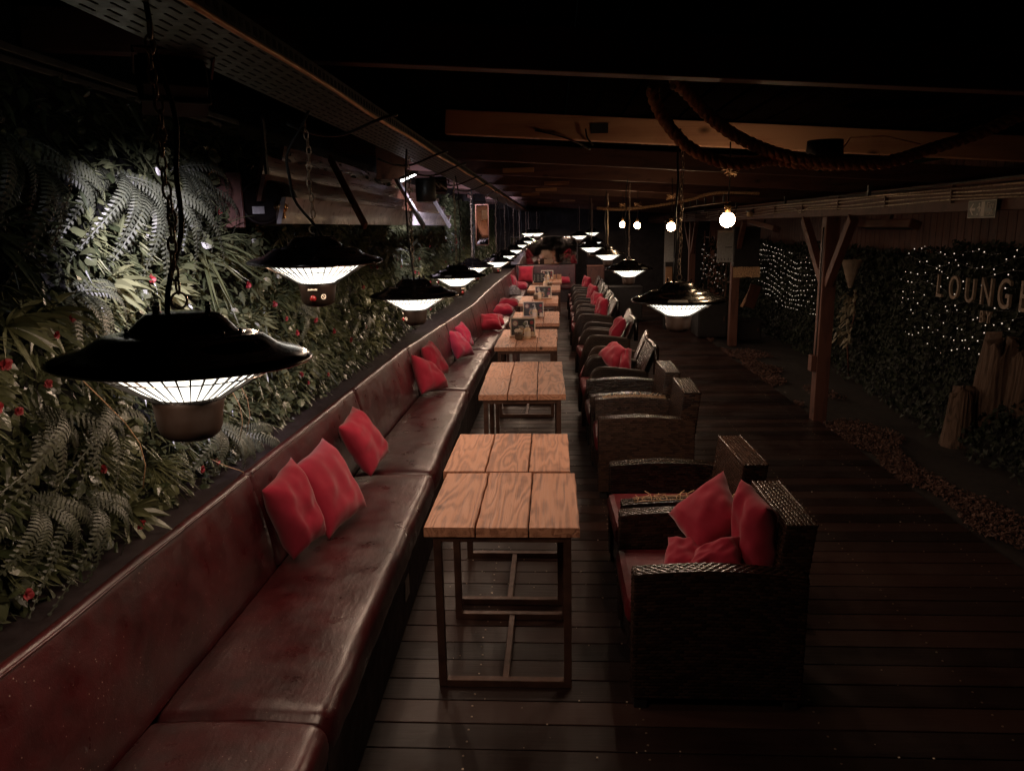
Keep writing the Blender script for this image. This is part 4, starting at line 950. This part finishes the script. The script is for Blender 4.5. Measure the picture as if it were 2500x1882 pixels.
mb = MB(); mb.box(-.115, -.066, -.05, .05, .50, .66); mb.build('junction_box', M['timber_z'], p1, bevel=.004)
mb = MB(); mb.tube([(-.072, -.02, .66)]+[(-.072+.004*math.sin(i), -.02, .7+.2*i) for i in range(7)], .006, 6); mb.build('cable', M['cable'], p1, True)
post(2.95, 12.35, 'dark timber post carrying the pale notice sheet'); post(2.95, 16.2, 'dark timber post farthest along the deck edge')
# notice, black box cabinet and coir strip by the second post
o = empty('notice_sheet', (2.72, 12.1, 1.60)); tag(o, 'pale grey notice sheet hanging below the large globe bulb', 'notice')
mb = MB(); mb.box(-.125, .125, -.004, .004, -.25, .25); mb.build('sheet', M['sticker'], o)
mb = MB(); mb.box(.0, .11, -.006, -.0045, -.02, -.008); mb.box(-.10, -.09, -.006, -.0045, -.22, -.19); mb.box(-.06, -.05, -.006, -.0045, -.22, -.185); mb.box(-.01, .0, -.006, -.0045, -.22, -.19); mb.box(.05, .06, -.006, -.0045, -.22, -.18); mb.box(.08, .10, -.006, -.0045, -.21, -.20); mb.build('print', M['dark_print'], o)
mb = MB(); mb.box(-.11, .11, -.0065, -.0045, .215, .24); mb.build('clip_strip', M['paper'], o)
mb = MB(); mb.box(2.85, 3.25, 12.05, 12.2, 1.28, 1.9)
tag(mb.build('speaker_cabinet', M['black'], bevel=.01), 'black box cabinet on the post beside the pale notice sheet', 'cabinet')
mb = MB(); mb.grid(30, 10, lambda u, v: (2.84+.42*u, 12.02-.02*v+.02*noise.noise(Vector((u*30, v*9, 0))), 1.275-.16*v+.02*noise.noise(Vector((u*40, 3, v)))))
tag(mb.build('coir_strip', M['rope']), 'shaggy brown coir strip under the black box cabinet', 'coir strip')
o = empty('notice_sheet', (2.16, 14.2, 1.55)); tag(o, 'blue grey notice sheet left of the large globe bulb, on the far side', 'notice')
mb = MB(); mb.box(-.085, .085, -.004, .004, -.28, .28); mb.build('sheet', M['sticker'], o)
mb = MB(); mb.box(2.1, 2.35, 14.21, 14.4, .0, 2.05); tag(mb.build('door_post', M['black'], bevel=.005), 'black upright post behind the blue grey notice sheet', 'post')
mb = MB(); mb.box(-.06, .06, -.02, .02, -.16, .16); tag(mb.build('wooden_plaque', M['wood_box'], None, False, (2.16, 14.15, 1.02), .003), 'small oak plaque below the blue grey notice sheet', 'plaque')
# exit sign
o = empty('exit_sign', (2.575, 4.72, 2.01)); tag(o, 'grey fire exit sign with arrow and running figure on the side beam', 'sign')
mb = MB(); mb.box(-.003, .003, -.15, .15, -.053, .053); mb.build('plate', M['sign'], o, bevel=.002)
SX = Matrix(((0, 0, -1), (-1, 0, 0), (0, 1, 0))).to_4x4()      # local x -> -y, y -> up, z -> towards the deck
mb = MB()
def sq(pts): mb.add([SX @ Vector((x, y, .0040)) for x, y in pts], [tuple(range(len(pts)))])
sq([(-.148, -.051), (.148, -.051), (.148, -.047), (-.148, -.047)]); sq([(-.148, .047), (.148, .047), (.148, .051), (-.148, .051)]); sq([(-.148, -.047), (-.144, -.047), (-.144, .047), (-.148, .047)]); sq([(.144, -.047), (.148, -.047), (.148, .047), (.144, .047)])
sq([(-.13, 0), (-.098, .034), (-.085, .034), (-.108, .008), (-.068, .008), (-.068, -.008), (-.108, -.008), (-.085, -.034), (-.098, -.034)])
sq([(-.005, -.042), (.032, -.042), (.032, .042), (-.005, .042)])
mb.add([SX @ Vector((-.026+.008*math.cos(a*PI/6), .030+.008*math.sin(a*PI/6), .0043)) for a in range(12)], [tuple(range(12))])
sq([(-.034, .020), (-.016, .022), (-.014, -.006), (-.030, -.006)]); sq([(-.018, .018), (-.004, .004), (-.008, -.001), (-.022, .010)]); sq([(-.034, .018), (-.050, .006), (-.047, .001), (-.030, .009)])
sq([(-.030, -.006), (-.021, -.006), (-.034, -.026), (-.050, -.028), (-.050, -.035), (-.030, -.033)]); sq([(-.022, -.006), (-.014, -.006), (-.006, -.024), (-.014, -.042), (-.021, -.039), (-.015, -.023)])
mb.build('pictogram', M['ink_white'], o)
def text(body, size, parent, loc, mat, name, ext=.001):
    c = bpy.data.curves.new(name, 'FONT'); c.body = body; c.size = size; c.extrude = ext; c.align_x = 'CENTER'; c.align_y = 'CENTER'; c.materials.append(mat)
    t = bpy.data.objects.new(name, c); COL.objects.link(t); dg = bpy.context.evaluated_depsgraph_get(); me = bpy.data.meshes.new_from_object(t.evaluated_get(dg)); bpy.data.objects.remove(t); me.name = name
    t = bpy.data.objects.new(name, me); COL.objects.link(t); t.parent = parent; t.matrix_local = Matrix.Translation(loc) @ SX; return t
text('Fire', .046, o, (-.005, -.092, .020), M['ink_white'], 'sign_lettering'); text('exit', .046, o, (-.005, -.092, -.022), M['ink_white'], 'sign_lettering')
# infrared bars under the beam
for (y0, y1, x, tl_, lb) in ((6.15, 7.15, 2.86, 0, 'dark infrared heater bar under the side beam, right of the braced post'), (9.6, 11.0, 2.80, .07, 'dark tilted infrared heater bar under the side beam, left of the braced post')):
    o = empty('infrared_heater', (x, (y0+y1)/2, 1.92), (tl_, .3, 0)); tag(o, lb, 'heater bar'); h = (y1-y0)/2
    mb = MB(); mb.box(-.05, .05, -h, h, -.035, .035); mb.build('housing', M['timber'], o, bevel=.012)
    mb = MB(); mb.box(-.03, .03, -h+.04, h-.04, -.0365, -.0355); mb.build('grille', M['hole'], o)
    mb = MB(); mb.box(-.012, .012, -.02, .02, .036, .12); mb.build('bracket', M['steel'], o)

# ------------------------------------------------------------------ globe bulbs
def globe(x, y, z, label, r=.040, rot=0):
    o = empty('globe_bulb', (x, y, z)); tag(o, label, 'bulb', 'hanging globe bulbs')
    m = MB(); m.ball((0, 0, 0), r, 24, 14); m.build('globe', M['bulb'], o, True)
    m = MB(); m.lathe([(.014, r*.93), (.016, r+.012), (.018, r+.014), (.018, r+.045), (.010, r+.055), (.001, r+.056)], 16); m.build('socket', M['brass'], o, True)
    h = rz(x)-z; m = MB(); m.tube([(0, 0, r+.05), (.006, .004, (r+h)/2), (0, 0, h)], .004, 6); m.build('flex', M['cable'], o, True)
    m = MB(); rr = random.Random(int(y*10))
    for k in range(14):
        a = rr.uniform(0, 6.3); m.tube([(0, 0, h*.62), (.03*math.cos(a), .03*math.sin(a), h*.62+rr.uniform(-.02, .03)), (.05*math.cos(a+1), .05*math.sin(a+1), h*.62+rr.uniform(-.03, .03))], .002, 4)
    m.build('twine', M['rope'], o)
globe(.955, 4.22, 1.974, 'large glowing globe bulb hanging above the pale notice sheet'); globe(1.099, 7.135, 1.934, 'glowing globe bulb between the chain of the walkway heater and the large bulb')
globe(.949, 10.435, 1.967, 'small glowing globe bulb, left one of the far pair'); globe(1.079, 9.791, 1.951, 'small glowing globe bulb, right one of the far pair')
o = empty('bulkhead_lamp', (2.52, 9.9, 2.09)); tag(o, 'small unlit glass bulkhead lamp fixed to the side beam', 'lamp')
m = MB(); m.lathe([(.045, 0), (.05, .02), (.045, .03)], 18); m.build('base', M['galv'], o, True); m = MB(); m.ball((0, 0, -.025), .04, 16, 10); m.build('glass_dome', M['cream'], o, True)
o = empty('ceiling_lamp', (1.36, 3.95, 2.26)); tag(o, 'unlit black round lamp fixed between the joists above the rope', 'lamp')
m = MB(); m.lathe([(.001, .09), (.085, .09), (.09, .0), (.08, -.012), (.001, -.012)], 28); m.build('body', M['black'], o, True)
m = MB(); m.lathe([(.001, -.03), (.022, -.03), (.024, -.012)], 16); m.build('button', M['galv'], o, True)
m = MB(); m.tube([(.07, 0, .02), (.16, .1, .11), (.35, .15, .12), (.6, .3, .09)], .003, 6); m.build('wire', M['copper'], o, True)

# ------------------------------------------------------------------ ropes
def smooth(pts, n=10):
    P = [Vector(p) for p in pts]; P = [P[0]*2-P[1]]+P+[P[-1]*2-P[-2]]; out = []
    for i in range(1, len(P)-2):
        for k in range(n):
            t = k/n; a, b, c, d = P[i-1:i+3]
            out.append(.5*((2*b)+(c-a)*t+(2*a-5*b+4*c-d)*t*t+(3*b-a-3*c+d)*t**3))
    return out+[P[-2]]
def rope(pts, r, label, pitch=.09):
    path = smooth(pts, 14); o = empty('hemp_rope', path[0]); tag(o, label, 'rope', 'hemp ropes under the ceiling')
    for s in range(3):
        q = []; acc = 0; u = None
        for i, p in enumerate(path):
            t = (path[min(i+1, len(path)-1)]-path[max(i-1, 0)]).normalized()
            if u is None: u = t.orthogonal().normalized()
            u = (u-t*u.dot(t)).normalized(); w_ = t.cross(u)
            if i: acc += (p-path[i-1]).length
            a = 2*PI*(acc/pitch+s/3); q.append(p-path[0]+u*(r*.52*math.cos(a))+w_*(r*.52*math.sin(a)))
        m = MB(); m.tube(q, r*.58, 7); m.build('strand', M['rope'], o, True)
rope([(.384, 3.0, 2.46), (.384, 3.0, 2.428), (.435, 3.02, 2.34), (.525, 3.03, 2.248), (.649, 3.04, 2.191), (.755, 3.06, 2.183), (.876, 3.13, 2.200), (1.0, 3.16, 2.185), (1.16, 3.18, 2.178), (1.30, 3.16, 2.183)], .023, 'thick hemp rope in a short swag below the ceiling')
rope([(.45, 2.95, 2.47), (.501, 3.0, 2.45), (.611, 3.04, 2.352), (.74, 3.06, 2.271), (.887, 3.07, 2.215), (1.067, 3.07, 2.18), (1.281, 3.08, 2.175), (1.471, 3.1, 2.223), (1.64, 3.1, 2.274), (1.807, 3.1, 2.345), (2.0, 3.1, 2.44)], .024, 'thick hemp rope in a long swag reaching the right ceiling edge')
rope([(.49, 8.5, 2.147), (.745, 8.5, 2.131), (1.051, 8.5, 2.15), (1.454, 8.5, 2.206), (1.704, 8.5, 2.27), (1.903, 8.5, 2.285), (2.254, 8.5, 2.268)], .018, 'far hemp rope sagging under the joists above the small globe bulbs', .07)
for (pts, lb) in (([(-.1, 4.48, 2.50), (.05, 4.47, 2.46), (.15, 4.46, 2.42), (.22, 4.6, 2.40)], 'thin black cable hooked over the bare pine joist, longer one'), ([(.19, 4.47, 2.50), (.20, 4.47, 2.45), (.235, 4.48, 2.41)], 'thin black cable hooked over the bare pine joist, shorter one')):
    m = MB(); m.tube(smooth(pts, 6), .005, 6); tag(m.build('hooked_cable', M['cable'], None, True), lb, 'cable', 'cables on the pine joist')

# ------------------------------------------------------------------ ivy hedge, fairy lights, letters
mb = MB(); mb.box(4.30, 4.36, 2, 21, -.1, 2.6); 
for k in range(130): mb.box(4.28, 4.30, 2+.146*k, 2.135+.146*k, -.1, 2.6)
tag(mb.build('board_fence', M['timber_z']), 'dark upright board fence behind the ivy hedge', 'fence')
hg = empty('ivy_hedge', (4.1, 10, 0)); tag(hg, 'dense dark ivy hedge behind the strings of tiny lights', 'hedge')
mb = MB(); R = random.Random(5)
def hx(y, z): return 4.05 + .12*noise.noise(Vector((y*1.2, z*1.6, 3))) - .38*max(0, .8-z)*max(0, min(1, (10-y)/3)) - .55*max(0, .45-z)
def htop(y): return 1.62 + .12*noise.noise(Vector((y*1.4, 0, 0))) + (.12 if y < 8 else 0)
for i in range(21000):
    y = 4.6+13.5*R.random()**1.25; z = R.uniform(0, 1)**.9*htop(y)
    p = Vector((hx(y, z)-10*0+R.uniform(-.05, .07)-4.1, y-10, z))
    nr = Vector((-1, R.uniform(-.8, .8), R.uniform(-.3, .9))).normalized(); a = nr.orthogonal().normalized(); b_ = nr.cross(a); th = R.uniform(0, 6.3); a, b_ = a*math.cos(th)+b_*math.sin(th), b_*math.cos(th)-a*math.sin(th)
    s = R.uniform(.018, .038)
    mb.add([p-a*s, p-a*s*.2+b_*s*.85+nr*.006, p+a*s*.35+b_*s*.4, p+a*s*1.25, p+a*s*.35-b_*s*.4, p-a*s*.2-b_*s*.85+nr*.006], [(0, 5, 4, 3), (0, 3, 2, 1)])
mb.build('foliage', M['ivy'], hg)
mb = MB(); mb.grid(60, 10, lambda u, v: (hx(4.6+13.5*u, htop(4.6+13.5*u)*v)+.09-4.1, -5.4+13.5*u, htop(4.6+13.5*u)*v*.97)); mb.build('core', M['felt'], hg)
me_led = MB(); me_led.ball((0, 0, 0), 1, 8, 5); me_led = me_led.mesh('led', M['fairy'], True)
nled = 0
def light_string(pts, n, label, r=.0075, drop=.1, jit=.015):
    o = empty('fairy_light_string', pts[0]); tag(o, label, 'fairy lights', 'strings of tiny lights on the ivy hedge')
    P = smooth(pts, 10); m = MB(); m.tube([p-P[0] for p in P], .0018, 4); m.build('wire', M['cable'], o)
    for k in range(n):
        if R.random() < drop: continue
        f = (k+R.uniform(.1, .9))/n*(len(P)-1); j = int(f); p = P[j].lerp(P[min(j+1, len(P)-1)], f-j)-P[0]+Vector((-.008, 0, R.uniform(-jit, jit)))
        b = bpy.data.objects.new('led', me_led); COL.objects.link(b); b.parent = o; b.location = p; s = r*R.choice((.55, .8, 1, 1, 1.15)); b.scale = (s, s, s)
for k in range(11):
    z0 = 1.52-.088*k; pts = []
    for t in range(10):
        y = 14.8-.46*t; zz = z0 + .03*math.sin(t*.9+k*.15) - (.10*min(1, max(0, (t-2)/3))) + .02*math.sin(t*2.1+k)
        pts.append((hx(y, zz)-.07, y, zz))
    light_string(pts, 31, 'string of tiny lights in close parallel rows left of the braced post', .0047, .14 if k else .45, .008)
for k in range(9):
    z0 = 1.66-.115*k; pts = []; y0 = 8.9-.25*abs(k-4)*.3; y1 = 6.45+.12*max(0, k-6)*1.5
    for t in range(9):
        y = y0+(y1-y0)*t/8; zz = z0 - .07*math.sin(PI*t/8) + .09*(t/8)**2*(1 if k < 4 else .2) + .035*math.sin(t*1.7+k*1.3); pts.append((hx(y, zz)-.08, y, zz))
    light_string(pts, 16, 'string of tiny lights draped on the ivy around the wooden letters', .0047, .2, .035)
for k in range(7):
    z0 = 1.42-.11*k; pts = [(3.35+.1*noise.noise(Vector((t, k, 0))), 17.2-.62*t, z0+.06*math.sin(t*1.5+k)-.05*(t-2)*(.3 if k > 4 else 0)) for t in range(5)]
    light_string(pts, 12, 'string of tiny lights on the trellis beyond the notice sheet', .005, .25, .06)
m = MB()
for k in range(500):
    y = R.uniform(14.6, 17.3); z = R.uniform(.3, 1.7); p = Vector((3.42+R.uniform(-.1, .1), y, z)); d = Vector((R.uniform(-1, .2), R.uniform(-1, 1), R.uniform(-1, .6))).normalized()
    leaf(m, p, d, d.cross(Vector((.2, .1, 1))).normalized(), .09, .022, .4)
o = empty('trellis', (3.45, 16, 0)); tag(o, 'leafy trellis strung with tiny lights beyond the notice sheet', 'trellis')
bt = m.build('leaves', M['ivy'], None); bt.parent = o; bt.location = (-3.45, -16, 0)
m = MB()
for k in range(6): m.bar((0, -1.4+.56*k, 0), (0, -1.4+.56*k, 1.8), .03, .03)
for k in range(4): m.bar((.03, -1.5, .4+.42*k), (.03, 1.5, .4+.42*k), .03, .03)
m.build('lattice', M['timber'], o)
lw = [('L', 7.75, 1.285, .235), ('O', 7.47, 1.29, .235), ('U', 7.19, 1.285, .235), ('N', 6.92, 1.295, .26), ('G', 6.65, 1.30, .27), ('E', 6.37, 1.30, .27), ('B', 6.95, 1.075, .115), ('Y', 6.85, 1.078, .115)]
for ch, y, z, h in lw:
    o = empty('sign_letter', (3.90, y, z)); tag(o, 'cut plywood letter %s %s' % (ch, 'in the large word LOUNGE on the ivy' if h > .2 else 'in the small word BY below the large word'), 'letter', 'plywood letters on the ivy')
    t = text(ch, h*1.38, o, (0, 0, 0), M['letter'], 'letter_face', .012); t.scale = (.80, 1, 1)
    t.matrix_local = SX @ Matrix.Diagonal((.80 if ch not in 'OGN' else .74, 1, 1, 1))
# stump of driftwood
def stump(loc, r0, h, seed, label, sx=1.):
    m = MB()
    def f(u, v):
        a = 2*PI*u; rr = r0*(1.18-.35*v+.10*(1-v)**4)*(1+.16*noise.noise(Vector((math.cos(a)*2.2, math.sin(a)*2.2, v*.8+seed)))+.22*abs(noise.noise(Vector((math.cos(a)*5, math.sin(a)*5, v*.9+seed))))+.10*abs(noise.noise(Vector((math.cos(a)*13, math.sin(a)*13, v*2.+seed)))))
        hh = h*(1+.16*noise.noise(Vector((math.cos(a)*1.5+seed, math.sin(a)*1.5, 4))))
        if v > .97: rr *= .2
        return (rr*math.cos(a)*sx, rr*math.sin(a), hh*min(v/.97, 1)-.06)
    m.grid(161, 50, f); tag(m.build('driftwood_stump', M['stump'], None, True, loc), label, 'stump', 'driftwood stumps on the bark bed')
stump((3.93, 6.62, 0), .17, .96, 1.3, 'tall ridged driftwood stump standing below the letters')
stump((3.62, 6.62, 0), .105, .52, 5.1, 'short driftwood stump leaning against the tall one')
stump((4.02, 6.40, 0), .14, .86, 8.4, 'broad driftwood stump behind the tall one at the frame edge')
# cone lantern and pale plant
o = empty('cone_lantern', (3.80, 9.78, 1.12)); tag(o, 'pale wicker cone pointing down on the ivy beside the braced post', 'lantern')
m = MB(); Pc = lambda s, t: Vector(((.02+.11*t/.36)*math.cos(s/.11), (.02+.11*t/.36)*math.sin(s/.11), t))
for j in range(26):
    t = .36*j/26; rr = .02+.11*j/26
    m.tube([(rr*math.cos(a*PI/10)+.003*(a % 2), rr*math.sin(a*PI/10), t+.004*(a % 2)) for a in range(21)], .005, 5)
m.build('woven_cone', M['letter'], o, True)
m = MB(); m.tube([(0, 0, .36), (.1, 0, .42), (.25, 0, .42)], .006, 6); m.build('hook', M['steel'], o)
pl_ = empty('pale_ivy_plant', (3.80, 9.6, 0)); tag(pl_, 'pale variegated plant climbing below the wicker cone', 'plant')
m = MB()
for k in range(90):
    z = .45+.65*R.random(); p = Vector((-.05+R.uniform(-.08, .05), R.gauss(0, .13), z)); d = Vector((R.uniform(-1, .1), R.uniform(-.8, .8), R.uniform(-.9, .5))).normalized()
    leaf(m, p, d, d.cross(Vector((.2, .1, 1))).normalized(), R.uniform(.06, .1), .022, .5)
m.build('leaves', M['pale_leaf'], pl_)
m = MB(); m.tube([(0, 0, 0), (-.03, .05, .4), (0, -.03, .8), (0, 0, 1.1)], .01, 6); m.build('stem', M['timber_z'], pl_, True)
# storage boxes and furniture along the far aisle
def cabinet(loc, sx, sy, h, label, mat='black', rot=0):
    o = empty('storage_cabinet', loc, (0, 0, rot)); tag(o, label, 'cabinet', 'dark cabinets along the aisle')
    m = MB(); m.box(-sx/2, sx/2, -sy/2, sy/2, .03, h-.025); m.build('body', M[mat], o, bevel=.006)
    m = MB(); m.box(-sx/2-.012, sx/2+.012, -sy/2-.012, sy/2+.012, h-.024, h); m.build('top', M[mat], o, bevel=.006)
    m = MB(); m.box(-sx/2+.02, sx/2-.02, -sy/2-.014, -sy/2-.001, .06, h-.05); m.build('door', M[mat], o, bevel=.004)
    m = MB(); m.box(sx/2-.07, sx/2-.05, -sy/2-.03, -sy/2-.0145, h*.5, h*.62); m.build('handle', M['steel'], o)
cabinet((2.75, 13.3, 0), .5, .7, .62, 'low black cabinet at the deck edge beyond the notice post')
cabinet((3.25, 12.75, 0), .45, .4, .36, 'low dark box on the bark beside the notice post')
cabinet((1.42, 15.6, 0), .8, .5, .72, 'black cabinet standing in the aisle behind the wicker chairs')
cabinet((1.10, 19.6, 0), .42, .5, .95, 'brown timber cabinet at the aisle end beside the end bench', 'timber_z')
o = empty('leaning_board', (3.42, 13.0, .72), (.1, .25, .3)); tag(o, 'dark square board leaning at an angle below the close rows of lights', 'board')
m = MB(); m.box(-.11, .11, -.01, .01, -.2, .2); m.build('panel', M['timber_z'], o, bevel=.004)
m = MB(); m.bar((-.14, .0, -.22), (-.02, .05, .18), .06, .012); m.build('strut', M['wood_box'], o)
o = empty('hose_reel', (3.60, 5.25, .82)); tag(o, 'coil of black hose with brass fittings at the right frame edge', 'hose')
m = MB()
for k in range(3): m.torus((0, .02*k, 0), .085+.005*k, .011, (1, 0, 0), (0, 0, 1), 28, 8)
m.build('coil', M['cable'], o, True)
m = MB(); m.tube([(-.11, -.02, -.04), (-.095, -.025, -.09)], .010, 8); m.tube([(-.02, -.02, .0), (-.04, -.02, -.02)], .010, 8); m.build('fitting', M['brass'], o, True)
m = MB(); m.box(-.02, .02, .06, .1, -.86, .1); m.build('stake', M['timber_z'], o)

# faint night sky light through the open side
su = bpy.data.lights.new('moon', 'SUN'); su.energy = .004; su.angle = math.radians(.5); su.color = (.8, .88, 1)
so = bpy.data.objects.new('moon', su); COL.objects.link(so); so.rotation_euler = (math.radians(50), 0, math.radians(120))
